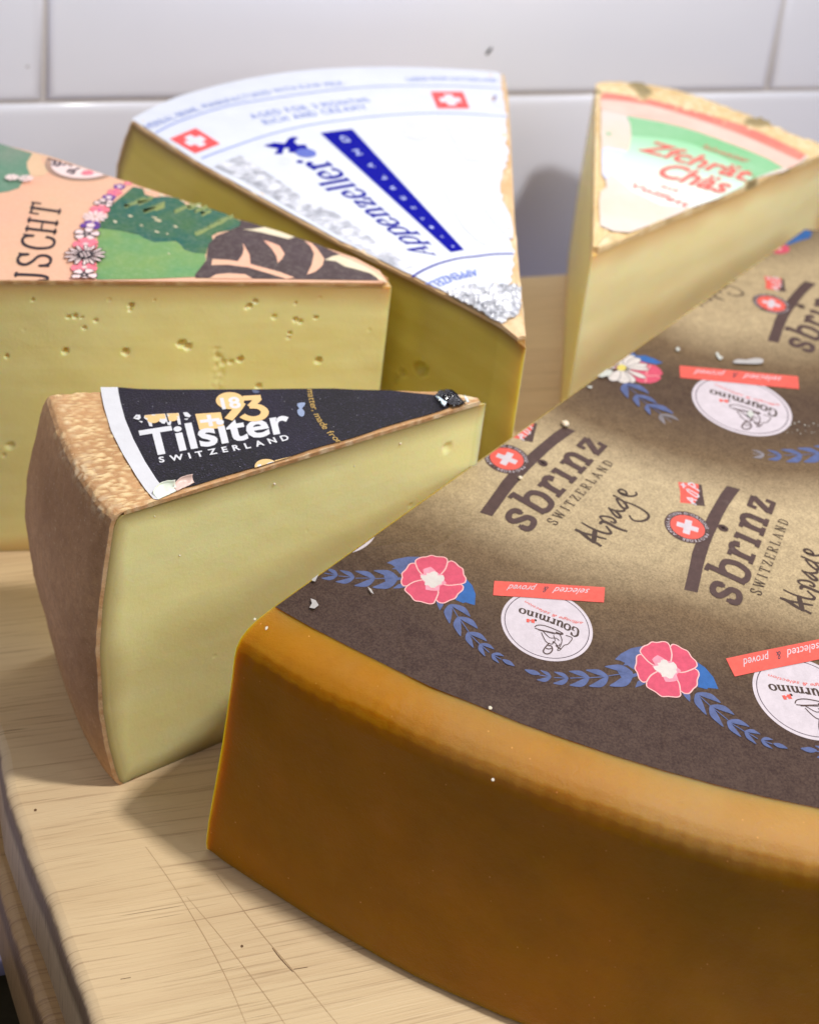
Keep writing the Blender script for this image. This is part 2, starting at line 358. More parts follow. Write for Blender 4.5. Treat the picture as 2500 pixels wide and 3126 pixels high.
def slab(name, poly, ztop, th, mat, r=.05, parent=None):
    P = [Vector(p) for p in poly]; n = len(P); cen = sum(P, Vector((0, 0))) / n
    def inset(d):
        out = []
        for i in range(n):
            a, b, c = P[i - 1], P[i], P[(i + 1) % n]; e1 = (b - a).normalized(); e2 = (c - b).normalized()
            n1 = Vector((-e1.y, e1.x)); n2 = Vector((-e2.y, e2.x)); k = (n1 + n2); k = k / max(.3, k.dot(n1)); 
            if k.dot(cen - b) < 0 and n1.dot(cen - b) < 0: k = -k
            out.append(b + k * d)
        return out
    prof = [(r, 0), (r * .62, r * .09), (r * .3, r * .3), (r * .1, r * .62), (0, r), (0, th - r * .6), (r * .2, th - r * .2), (r * .6, th)]
    V = []; Fc = []
    for d, dz in prof: V += [(q.x, q.y, ztop - dz) for q in inset(d)]
    m = len(prof)
    for j in range(m - 1):
        for i in range(n): Fc.append([j * n + i, j * n + (i + 1) % n, (j + 1) * n + (i + 1) % n, (j + 1) * n + i])
    Fc.append(list(range(n))); Fc.append([(m - 1) * n + i for i in range(n)][::-1])
    o = mesh(name, V, Fc, mat, parent); o.data.set_sharp_from_angle(angle=math.radians(28)); return o
GR = math.radians(17.0)
def wood_mat(name, base, dark, light, z_edge, seam_px, shade=1.0):
    m = Mat(name, .50, .35)
    st = m.mapped(-GR, (1, 1, 1))
    seam = at2(seam_px, 0); v0 = -seam.x * math.sin(GR) + seam.y * math.cos(GR)
    warp = m.n('ShaderNodeSeparateXYZ'); m.l(st, warp.inputs[0])
    yy = m.math('ADD', warp.outputs[1], m.math('MULTIPLY', m.noise(.9, 2), .05))
    ident = m.math('FLOOR', m.math('DIVIDE', m.math('SUBTRACT', warp.outputs[1], v0), .62))
    wn = m.n('ShaderNodeTexWhiteNoise', noise_dimensions='1D'); m.l(ident, wn.inputs['W'])
    cv = m.n('ShaderNodeCombineXYZ'); m.l(m.math('ADD', warp.outputs[0], m.math('MULTIPLY', wn.outputs[0], 7.3)), cv.inputs[0]); m.l(yy, cv.inputs[1]); m.l(warp.outputs[2], cv.inputs[2])
    def streak(sx, sy, scale, det=4, rough=.6):
        mp = m.n('ShaderNodeMapping'); mp.inputs['Scale'].default_value = (sx * .42, sy, 3); m.l(cv.outputs[0], mp.inputs['Vector']); return m.noise(scale, det, rough, mp.outputs[0])
    a = streak(.35, 2.4, 1.6, 4); b = streak(1.0, 16, 2.2, 5, .65); c = streak(2.2, 60, 2.4, 3, .6)
    col = m.mix(m.ramp(a, [(.32, (0, 0, 0)), (.68, (1, 1, 1))]), base, light)
    col = m.mix(m.math('MULTIPLY', wn.outputs[0], .22), col, srgb(200, 168, 134))
    col = m.mix(m.ramp(b, [(.50, (0, 0, 0)), (.70, (.20, .20, .20))]), col, dark)
    col = m.mix(m.ramp(c, [(.55, (0, 0, 0)), (.70, (.50, .50, .50))]), col, srgb(130, 94, 66))
    # short dark pore flecks
    col = m.mix(m.math('MULTIPLY', m.ramp(streak(4.5, 90, 1.7, 2, .5), [(.68, (0, 0, 0)), (.74, (1, 1, 1))]), .55), col, srgb(92, 62, 40))
    # grime worked into the worn arris of the board
    z = m.n('ShaderNodeSeparateXYZ'); m.l(m.geo, z.inputs[0])
    dz = m.math('SUBTRACT', z_edge, z.outputs[2])
    g = m.ramp(m.math('ADD', m.math('MULTIPLY', dz, 10), m.math('SUBTRACT', m.math('MULTIPLY', m.math('SUBTRACT', m.noise(9, 5, .7), .5), .4), .10)), [(.0, (0, 0, 0)), (.10, (.75, .75, .75)), (.45, (.8, .8, .8)), (.85, (.12, .12, .12))])
    col = m.mix(g, col, srgb(104, 80, 62))
    m.color(col)
    bb = m.bump(c, .003, .6); m.bump(b, .004, .5, bb)
    return m.m
wood_top = wood_mat('board_wood', srgb(204, 178, 138), srgb(168, 134, 98), srgb(216, 192, 152), 0.0, (299, 3107))
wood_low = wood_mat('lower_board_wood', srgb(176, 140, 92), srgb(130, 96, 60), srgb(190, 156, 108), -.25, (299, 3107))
e0 = at2((278, 3126), 0); e1 = at2((90, 2626), 0); ed = (e1 - e0).normalized()
bd = empty('cutting_board', (e0.x, e0.y, -.25), 'thick pale wooden cutting board with a stained worn edge carrying all the cheeses', 'cutting board')
backL = backP - WU * 3.03; pts = [e0 - ed * 1.12, Vector((3.9, 2.15)), backP + WU * 2.6, backL]
# slightly wavy hand-worn left edge
wav = [at2(p, 0) for p in [(278, 3126), (257, 3058), (195, 2898), (139, 2738), (90, 2626), (17, 2418), (0, 2306)]]
edge = [pts[0]] + [e0 - ed * .5] + wav + [wav[-1] + (backL - wav[-1]) * k for k in (.3, .6)]
poly = edge + [backL, backP, pts[2], pts[1]]
slab('board_plank', poly[::-1], 0, .235, wood_top, .03, bd)
def scratches():
    z7 = Z(0, 2000, 1200); dkm = Mat('knife_cut', .8); dkm.color(srgb(172, 142, 106)); dk = dkm.m
    d2 = Mat('knife_cut_dark', .8); d2.color(srgb(104, 76, 50))
    for P, w, mm in (([(640, 840), (760, 1010), (900, 1240), (1000, 1430), (1080, 1618)], .0022, dk), ([(950, 960), (1130, 1200), (1300, 1400), (1480, 1618)], .0026, dk),
                     ([(820, 1060), (980, 1250), (1170, 1500), (1250, 1618)], .002, dk), ([(1195, 1285), (1230, 1330), (1285, 1390)], .0035, d2.m), 
                     ([(530, 1422), (575, 1414)], .003, d2.m), ([(1290, 1378), (1350, 1369)], .003, d2.m)):
        A = Art(); A.stroke([at2(p, 0) for p in z7(P)], w * .7, mm, 5, False, True); A.build('knife_scratch', .0006, bd)
    for c, r in (((157, 680), .004), ((1062, 1277), .0035)):
        q = at2(z7([c])[0], 0); A = Art(); A.disc(q, r, d2.m, 10); A.build('pore_mark', .0006, bd)
scratches()
lo = [at2(p, -.25) for p in [(150, 3180), (133, 3126), (98, 3030), (61, 2920), (30, 2820), (0, 2715)]]
ld = (lo[-1] - lo[0]).normalized()
lb = empty('cutting_board', (lo[1].x, lo[1].y, -.5), 'second darker wooden board in shadow underneath the main board', 'cutting board')
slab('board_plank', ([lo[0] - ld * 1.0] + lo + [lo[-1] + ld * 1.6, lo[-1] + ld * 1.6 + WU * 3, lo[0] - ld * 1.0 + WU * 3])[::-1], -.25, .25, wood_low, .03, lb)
c0 = at2((-60, 2948), -.5); c1 = at2((90, 2918), -.5); cdv = (c1 - c0).normalized(); cn = Vector((-cdv.y, cdv.x))
cm = Mat('counter_laminate', .35); cm.color(cm.mix(cm.noise(6), srgb(196, 188, 216), srgb(180, 172, 204)))
cp = [c0 - cdv * 8, c0 + cdv * 12, c0 + cdv * 12 + cn * 8.5, c0 - cdv * 8 + cn * 8.5]
o = slab('countertop', cp, -.5, .06, cm.m, .01); tag(o, kind='structure')
cb = Mat('cabinet_front', .5); cb.color(srgb(92, 82, 58)); cb.bump(cb.noise(20), .01)
k0 = c0 + cn * .05
V = [(*(k0 - cdv * 8), -.58), (*(k0 + cdv * 12), -.58), (*(k0 + cdv * 12), -7), (*(k0 - cdv * 8), -7)]; V += [(x + cn.x * .2, y + cn.y * .2, z) for x, y, z in V]
o = mesh('kitchen_cabinet', V, [[0, 1, 2, 3], [4, 7, 6, 5], [0, 4, 5, 1], [3, 2, 6, 7], [1, 5, 6, 2], [0, 3, 7, 4]], cb.m, None, False); tag(o, 'dark olive brown cabinet front below the counter edge at lower left', 'cabinet')
fm = Mat('floor_tile', .6); fm.color(srgb(70, 62, 46)); fm.bump(fm.noise(3), .01)
o = mesh('floor', [(-30, -30, -7), (30, -30, -7), (30, 30, -7), (-30, 30, -7)], [[0, 1, 2, 3]], fm.m, None, False); tag(o, kind='structure')

# ------------------------------------------------------------------ cheese bodies
def lerp(a, b, t): return a + (b - a) * t
def interp(tab, z):                       # tab: (z, off) descending z
    if z >= tab[0][0]: return tab[0][1]
    for (z0, o0), (z1, o1) in zip(tab, tab[1:]):
        if z >= z1: return o0 + (o1 - o0) * (z0 - z) / (z0 - z1)
    return tab[-1][1]
def resample(P, n):
    P = [Vector(p) for p in P]; L = [0]
    for a, b in zip(P, P[1:]): L.append(L[-1] + (b - a).length)
    out = []
    for k in range(n + 1):
        d = L[-1] * k / n
        for i in range(len(P) - 1):
            if L[i + 1] >= d - 1e-9: out.append(P[i].lerp(P[i + 1], (d - L[i]) / max(1e-9, L[i + 1] - L[i]))); break
    return out
def wedge(name, mat, parent, cutA, arc, cutB, h, prof, nz=40, nA=60, nB=30, nArc=60, inset=0.0, zmin=0.0, mod=None, disp=None, rindw=.06, zs=None, tipr=.012):
    """cutA: T..F, arc: F..B, cutB: B..T (2D).  Horizontal loops from the top down, capped."""
    A = resample(cutA, nA); R = resample(catmull(arc, 6), nArc); Bq = resample(cutB, nB); T = A[0]
    loop = [(p, k / nA, 'A') for k, p in enumerate(A)] + [(p, 1.0, 'R') for p in R[1:]] + [(p, 1 - (k + 1) / nB, 'B') for k, p in enumerate(Bq[1:-1])]
    N = len(loop); zs = zs or sorted({p[0] for p in prof if p[0] > .001} | {zmin + (h - zmin) * k / nz for k in range(nz + 1)}, reverse=True)
    zs = [z for z in zs if z <= h + 1e-9]
    V = []; att = []; cutn = {}
    for kk, s in (('A', A), ('B', Bq)):
        d = (s[-1] - s[0]).normalized(); cutn[kk] = Vector((d.y, -d.x))
    mid = sum((p for p, _, _ in loop), Vector((0, 0))) / N
    for kk in 'AB':
        ref = A[len(A) // 2] if kk == 'A' else Bq[len(Bq) // 2]
        if cutn[kk].dot(ref - mid) < 0: cutn[kk] = -cutn[kk]
    for z in zs:
        off = interp(prof, z)
        for i, (p, r, kd) in enumerate(loop):
            d = (p - T); d = d.normalized() if d.length > 1e-6 else Vector((0, 0)); f = 0 if kd != 'R' else (i - nA) / nArc
            if kd == 'B': f = 1.0
            o = off * (mod(f) if mod and off > 0 else 1) - inset
            w = max(0, (r - .6) / .4) ** 1 if kd != 'R' else 1
            q = p + d * o * w; P = Vector((q.x, q.y, z))
            if disp: P = disp(P, kd, r, f, cutn.get(kd), z)
            V.append(P)
            if kd == 'R': att.append(1.0)
            else:
                dist = min(h - z, z - zmin + .0, (1 - r) * (cutA[-1] - cutA[0]).length if kd == 'A' else (1 - r) * (Vector(cutB[0]) - Vector(cutB[-1])).length)
                wob = rindw * (1 + .5 * noise.noise(P * 5)); att.append(max(0.0, 1 - dist / wob) ** 1.4)
    Fc = []
    for j in range(len(zs) - 1):
        for i in range(N):
            i2 = (i + 1) % N; Fc.append([j * N + i, (j + 1) * N + i, (j + 1) * N + i2, j * N + i2])
    Fc.append(list(range(N))); Fc.append([(len(zs) - 1) * N + i for i in range(N)][::-1])
    bm_o = mesh(name, V, Fc, mat, parent, True, None, {'rindmix': att})
    bm = bmesh.new(); bm.from_mesh(bm_o.data); bmesh.ops.recalc_face_normals(bm, faces=bm.faces); bm.to_mesh(bm_o.data); bm.free()
    bm_o.data.set_sharp_from_angle(angle=math.radians(42)); return bm_o
def rind_shell(name, mat, parent, T, arc, h, prof, e=.012, nr=40, nth=70, mod=None, disp=None, r0=.03, edgeA=None, edgeB=None, bottom_in=.12):
    """crust over the top, round the rim and tucked under the bottom: an open skin given thickness"""
    R = resample(catmull(arc, 6), nth); T = Vector(T)
    path = [('t', r0 + (1 - r0) * (k / nr) ** .8) for k in range(nr)] + [('p', z) for z in sorted({p[0] for p in prof} | {h * k / 26 for k in range(1, 26)}, reverse=True)] + [('b', bottom_in * k / 3) for k in (1, 2, 3)]
    V = []; att = []
    for kd, v in path:
        for i, P in enumerate(R):
            f = i / nth; d = (P - T).normalized()
            base = P
            if kd == 't':
                q = T + (P + d * interp(prof, h) - T) * v
                if edgeA and f < .5: pass
                z = h; n = Vector((0, 0, 1))
            elif kd == 'p':
                off = interp(prof, v); off *= (mod(f) if mod and off > 0 else 1); q = P + d * off; z = v; n = Vector((d.x, d.y, 0))
            else:
                off = interp(prof, 0); q = P + d * (off - v); z = .0005; n = Vector((0, 0, -1))
            X = Vector((q.x, q.y, z))
            if disp: X = disp(X, n, kd, v, f)
            V.append(X); att.append(v if kd == 't' else 1.0)
    m = nth + 1; Fc = [[j * m + i, (j + 1) * m + i, (j + 1) * m + i + 1, j * m + i + 1] for j in range(len(path) - 1) for i in range(nth)]
    o = mesh(name, V, Fc, mat, parent, True, None, {'rad': att})
    bm = bmesh.new(); bm.from_mesh(o.data); bmesh.ops.recalc_face_normals(bm, faces=bm.faces)
    up = sum((f.normal.z * f.calc_area() for f in bm.faces if f.calc_center_median().z > h - .02), 0.0)
    if up < 0: bmesh.ops.reverse_faces(bm, faces=bm.faces)
    bm.to_mesh(o.data); bm.free()
    s = o.modifiers.new('thickness', 'SOLIDIFY'); s.thickness = e; s.offset = -1; return o

# ---- 1. brown-labelled big wedge
HS = .685
sb = empty('cheese_wedge', (*at2((1500, 2167), HS), 0), 'huge golden brown cheese wedge at front right topped with brown printed paper', 'cheese', 'cheese wedges on the board')
sC = Vector((1.45, 5.47)); 
apex = at2((2453, 700), HS); sF = at2((837, 1851), HS); sR = (sF - sC).length
_dir = (at2((2500, 703), HS) - apex).normalized()
bq = (apex - sC).dot(_dir); cq = (apex - sC).length_squared - sR * sR; sB = apex + _dir * (-bq + math.sqrt(bq * bq - cq))
a0 = math.atan2(sF.y - sC.y, sF.x - sC.x); a1 = math.atan2(sB.y - sC.y, sB.x - sC.x)
if a1 < a0: a1 += 2 * math.pi
sArc = [sC + Vector((math.cos(a0 + (a1 - a0) * k / 60), math.sin(a0 + (a1 - a0) * k / 60))) * sR for k in range(61)]
profS = [(HS, -.02), (HS - .002, .03), (HS - .006, .065), (HS - .014, .09), (HS - .028, .112), (HS - .05, .124), (HS - .08, .129), (HS - .14, .131), (.48, .136), (.35, .147), (.25, .158), (.1, .176), (.03, .179), (.008, .174), (0, .16)]
def rind_gold():
    m = Mat('golden_rind', .48, .16)
    n1 = m.noise(1.3, 4); n2 = m.noise(7, 6, .65)
    c = m.mix(m.ramp(n1, [(.35, (0, 0, 0)), (.65, (1, 1, 1))]), srgb(176, 116, 9), srgb(154, 106, 6))
    c = m.mix(m.ramp(m.noise(1.7, 4, .6), [(.40, (.0,) * 3), (.68, (.32,) * 3)]), c, srgb(146, 112, 10))
    c = m.mix(m.ramp(m.noise(24, 6, .75), [(.5, (0, 0, 0)), (.72, (.14, .14, .14))]), c, srgb(120, 74, 8))
    c = m.mix(m.ramp(n2, [(.42, (0, 0, 0)), (.75, (.25, .25, .25))]), c, srgb(128, 80, 8))
    c = m.mix(m.ramp(m.noise(2.2, 5, .6), [(.56, (0, 0, 0)), (.8, (.30, .30, .30))]), c, srgb(196, 142, 70))
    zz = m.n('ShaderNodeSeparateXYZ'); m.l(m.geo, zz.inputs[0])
    pale_top = m.ramp(m.math('ADD', zz.outputs[2], m.math('MULTIPLY', m.math('SUBTRACT', m.noise(5, 5, .6), .5), .06)), [(.0, (0, 0, 0)), (HS - .075, (0, 0, 0)), (HS - .03, (1,) * 3), (1, (1,) * 3)])  # paler towards the top of the rim, with a noisy border
    pale_x = m.ramp(m.math('ADD', m.math('MULTIPLY', zz.outputs[0], .28), m.math('MULTIPLY', m.noise(2.6, 4, .6), .5)), [(.22, (.0,) * 3), (.62, (.46,) * 3)])  # paler mix grows towards the right
    c = m.mix(m.math('MULTIPLY', pale_top, pale_x), c, srgb(206, 170, 118))
    c = m.mix(m.ramp(m.vor(26), [(.03, (.8, .8, .8)), (.07, (0, 0, 0))]), c, srgb(214, 160, 90))
    m.color(c); m.sss(1.0, .12, (1, .52, .10))
    b = m.bump(m.noise(3, 3), .010, .4); b = m.bump(m.noise(60, 5, .75), .003, .8, b); m.bump(m.noise(160, 2), .001, .5, b)
    rg = m.ramp(m.noise(5, 5), [(.3, (.30,) * 3), (.7, (.5,) * 3)]); m.l(rg, m.b.inputs['Roughness']); return m.m
def dS(P, kd, r, f, cn, z):
    if kd == 'R': 
        d = (Vector((P.x, P.y)) - sC).normalized(); k = .012 * noise.noise(P * 1.7) + .004 * noise.noise(P * 6) + .0012 * noise.noise(P * 24)
        # row of little cloth dents along the shoulder
        if z > HS - .09: k += .0018 * math.sin(f * 900) * max(0, math.sin(math.pi * (HS - z) / .09))
        P = P + Vector((d.x, d.y, 0)) * k
        if 0.001 < HS - z < .03: P.z += .0025 * noise.noise(P * 8)
    return P
zsS = sorted({HS, HS - .001, HS - .003} | {HS - .09 * (k / 26) ** 1.3 for k in range(27)} | {.595 - .595 * (k / 34) for k in range(35)} | {.008, .003}, reverse=True)
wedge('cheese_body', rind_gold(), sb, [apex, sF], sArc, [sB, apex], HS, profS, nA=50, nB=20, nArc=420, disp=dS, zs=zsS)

def paper_brown():
    m = Mat('brown_printed_paper', .66, .22)
    v = m.n('ShaderNodeVectorMath', operation='SUBTRACT'); m.l(m.geo, v.inputs[0]); v.inputs[1].default_value = (sC.x, sC.y, HS)
    sx = m.n('ShaderNodeSeparateXYZ'); m.l(v.outputs[0], sx.inputs[0])
    r = m.math('SQRT', m.math('ADD', m.math('MULTIPLY', sx.outputs[0], sx.outputs[0]), m.math('MULTIPLY', sx.outputs[1], sx.outputs[1])))
    r = m.math('ADD', r, m.math('MULTIPLY', m.math('SUBTRACT', m.noise(1.4, 3), .5), .22))
    D = srgb(62, 42, 38); D2 = srgb(76, 56, 42); B = srgb(182, 162, 126); B2 = srgb(190, 170, 134); O = srgb(110, 88, 62)
    k = 1 / 3.4
    col = m.ramp(m.math('MULTIPLY', r, k), [(0 * k, D), (.42 * k, D), (.72 * k, B), (1.2 * k, B), (1.42 * k, O), (1.62 * k, D2), (1.80 * k, D2), (2.02 * k, O), (2.22 * k, B2), (2.58 * k, B), (2.76 * k, O), (2.95 * k, D2), (3.1 * k, D)])
    g = m.noise(190, 2, .7); g2 = m.noise(26, 5, .75)
    col = m.mix(m.ramp(m.math('ADD', m.math('MULTIPLY', g, .65), m.math('MULTIPLY', g2, .35)), [(.38, (0, 0, 0)), (.62, (1, 1, 1))]), m.mix(.42, col, (.02, .012, .009, 1)), m.mix(.045, col, srgb(226, 204, 170)))
    col = m.mix(m.ramp(m.noise(1.1, 4), [(.4, (0, 0, 0)), (.7, (.2, .2, .2))]), col, m.mix(1.0, col, (1.0, .93, .86, 1), 'MULTIPLY'))
    m.color(col)
    b = m.bump(m.noise(1.6, 3), .03, .45)
    wv = m.n('ShaderNodeVectorMath', operation='ADD'); m.l(m.geo, wv.inputs[0]); nz = m.n('ShaderNodeTexNoise'); nz.inputs['Scale'].default_value = 1.3; m.l(m.geo, nz.inputs['Vector']); m.l(nz.outputs['Color'], wv.inputs[1])
    cre = m.ramp(m.vor(1.5, wv.outputs[0], 'DISTANCE_TO_EDGE'), [(0, (1, 1, 1)), (.018, (0, 0, 0))])
    b = m.bump(cre, .004, .5, b); b = m.bump(m.vor(150), .0016, .55, b); m.bump(m.noise(75, 3, .7), .002, .6, b); return m.m
P_BR = paper_brown()
K_BROWN = print_mat('ink_brown', srgb(76, 56, 52), .6, .22, 55, worn=.12); K_BLK = print_mat('ink_dark_brown', srgb(66, 50, 42), .6, .2, 60)
K_RED = print_mat('ink_red', srgb(214, 88, 76), .6, .14, 60); K_WHT = print_mat('ink_white', srgb(194, 184, 190), .6, .09, 40)
K_PINK = print_mat('ink_pink', srgb(196, 74, 98), .6, .15, 45); K_PALE = print_mat('ink_pale_pink', srgb(222, 170, 166), .6, .08)
K_BLUE = print_mat('ink_blue', srgb(80, 92, 134), .6, .24, 45); K_BLUE2 = print_mat('ink_strong_blue', srgb(42, 92, 156), .6, .2, 40)
K_YEL = print_mat('ink_yellow', srgb(206, 190, 96)); K_PETAL = print_mat('ink_petal', srgb(200, 192, 186), .6, .1, 30); K_LINE = print_mat('ink_line', srgb(70, 56, 66))
lab = Art()
sP = lambda p: at2(p, HS)
Lr = sR + .0
inset_dir = (sF - apex).normalized(); inn = Vector((-inset_dir.y, inset_dir.x)); 
if inn.dot(sArc[30] - apex) < 0: inn = -inn
arcL = [sC + (p - sC) * (1 + .0015 * noise.noise(Vector((i * .9, 0, 0)))) for i, p in enumerate(sArc)]
lab.poly([apex + inn * .004] + [p + inn * .004 if i == 0 else p for i, p in enumerate(arcL)], P_BR)
sheet = lab.build('paper_label', HS + .0012, sb)
sheet['label'] = 'brown and beige printed paper glued on top of the big wedge'
clipS = [(apex + inn * .006, -inn)]
ZS = HS + .0016
# logo group traced once on the nearest print, in the label plane
z3 = Z(1440, 1260, 1940)
q3 = lambda pts: [sP(p) for p in z3(pts)]
def logo_art():
    A = Art()
    o = q3([(80, 1055), (150, 960), (230, 850), (320, 720), (430, 600), (550, 485), (650, 392), (760, 300), (860, 218), (960, 150)]); i = q3([(1092, 195), (1000, 258), (900, 330), (800, 415), (700, 510), (600, 605), (520, 690), (440, 785), (370, 875), (300, 975), (213, 1095)])
    A.poly(o + i, K_BROWN)
    A.poly(q3([(445, 70), (550, 88), (655, 108), (622, 215), (588, 295), (490, 278), (385, 260), (430, 160)]), K_RED)
    A.poly(q3([(657, 110), (690, 118), (660, 220), (640, 316), (585, 306), (520, 295), (590, 240), (625, 190)]), K_BROWN)
    for P in ([(548, 298), (480, 222), (572, 258)], [(512, 284), (530, 225)], [(515, 140), (560, 170), (610, 210), (590, 228), (545, 195), (512, 160), (515, 140)], [(540, 98), (600, 140), (640, 175)], [(540, 98), (592, 92), (610, 125), (575, 130)], [(460, 95), (515, 115)], [(480, 130), (495, 85)]):
        A.stroke(q3(P), .0055 if len(P) > 2 else .006, K_WHT, 4)
    c, r_ = q3([(366, 490), (600, 512)]); R = (r_ - c).length * 1.015
    A.disc(c, R, K_BROWN, 64); A.disc(c, R * .745, K_RED, 56)
    a, b_ = q3([(463, 528), (320, 552)]); a = a - c; b_ = b_ - c; 
    ca = a.normalized(); cb_ = Vector((-ca.y, ca.x)); L = R * .47; w = R * .15
    A.poly([c + ca * x + cb_ * y for x, y in [(-L, -w), (-w, -w), (-w, -L), (w, -L), (w, -w), (L, -w), (L, w), (w, w), (w, L), (-w, L), (-w, w), (-L, w)]], K_WHT)
    s0 = q3([(205, 560)])[0] - c; s0 = math.atan2(s0.y, s0.x)
    txt = "APPELLATION D'ORIGINE \u00b7 PROTEGEE \u00b7 "; pth = [c + Vector((math.cos(s0 - k * 2 * math.pi / 48), math.sin(s0 - k * 2 * math.pi / 48))) * R * .79 for k in range(49)]
    A.group(text_path(txt, pth, R * .15, 1.6), K_WHT)
    O, E, Vv = q3([(600, 1238), (1438, 345), (365, 1098)]); fr = Frame(O, E, Vv - O); rt = ratio_of(fr)
    st = []
    for ch, t0, t1 in (('s', -.03, .11), ('b', .13, .318), ('r', .345, .485), ('i', .508, .592), ('n', .625, .80), ('z', .84, .985)):
        st += glyph(ch, fr, t0, t1, .29, rt, .78)
    A.group(st, K_BROWN)
    O, E, Vv = q3([(882, 1195), (1492, 545), (780, 1145)]); fr = Frame(O, E, Vv - O); rt = ratio_of(fr); st = []; n = 11
    x = 0
    for ch, wd in zip('SWITZERLAND', (.05, .088, .034, .055, .055, .055, .06, .052, .068, .066, .06)):
        st += glyph(ch if ch != 'A' else 'A2', fr, x, x + wd, .115, rt, .7); x += wd + .0357
    A.group(st, K_BLK); return A
def alpage_art():
    A = Art(); zA = Z(1740, 1480, 2020); q = lambda P: [sP(p) for p in zA(P)]; s = []
    for P, w in (([(85, 845), (200, 900), (330, 1010), (455, 1100)], .016), ([(470, 840), (452, 960), (440, 1110)], .019), ([(100, 842), (230, 905), (420, 960), (560, 1000), (680, 1030)], .011), ([(480, 1095), (585, 1165)], .016),
                 ([(210, 715), (350, 800), (480, 860), (600, 905), (720, 930), (765, 905), (725, 850), (670, 780)], .011), ([(570, 752), (572, 715), (640, 702), (740, 745), (880, 820), (1070, 885)], .015),
                 ([(640, 690), (575, 640), (565, 605), (620, 596), (720, 612), (805, 645), (850, 695), (830, 725), (790, 712), (750, 690)], .0105), ([(715, 430), (790, 530), (870, 612), (940, 622), (925, 575), (840, 500), (760, 460)], .012), ([(800, 480), (880, 498), (960, 505), (1015, 488), (990, 440)], .011),
                 ([(860, 262), (920, 370), (1000, 447), (1070, 435), (1010, 335), (930, 275), (800, 200)], .012), ([(870, 262), (1000, 315), (1200, 390), (1380, 490), (1470, 580), (1440, 655), (1330, 692), (1200, 680), (1140, 635), (1105, 575)], .0105),
                 ([(930, 150), (1060, 190), (1030, 125), (950, 95), (905, 128), (970, 185), (1070, 218), (1180, 220), (1245, 190), (1225, 135)], .011)):
        Q = catmull(q(P), 6); s.append(strip(Q, lambda t, k, w=w: w * .74 * (.75 + .35 * math.sin(math.pi * k))))
    A.group(s, K_BLK); return A
LG = logo_art(); AL = alpage_art()
P1, Q1 = q3([(146, 1075), (1026, 172)])
z4 = Z(1980, 1440, 2500); P2, Q2 = [sP(p) for p in z4([(422, 1213), (855, 163)])]
z8r = Z(1900, 700, 2500); P3, Q3 = [sP(p) for p in z8r([(1316, 990), (1645, 468)])]
T2 = simil(P1, Q1, P2, Q2); T3 = simil(P1, Q1, P3, Q3)
for k, T in enumerate((None, T2, T3)): LG.build('logo_print', ZS, sheet, T, clipS)
def rot_about(th):
    def T(p): d = p - sC; return sC + Vector((d.x * math.cos(th) - d.y * math.sin(th), d.x * math.sin(th) + d.y * math.cos(th)))
    return T
dth = math.atan2(P2.y - sC.y, P2.x - sC.x) - math.atan2(P1.y - sC.y, P1.x - sC.x)
Tm = rot_about(-dth)
for k in (2, 3, 4): LG.build('logo_print', ZS, sheet, rot_about(dth * k), clipS); AL.build('handwriting_print', ZS, sheet, rot_about(dth * k), clipS)
# upper handwriting: fitted on two of its own points
zA = Z(1740, 1480, 2020); a_, b_ = [sP(p) for p in zA([(200, 900), (1250, 185)])]
a2_, b2_ = [sP(p) for p in z8r([(570, 600), (985, 450)])]
for T in (None, T2, simil(a_, b_, a2_, b2_), Tm): AL.build('handwriting_print', ZS, sheet, T, clipS)
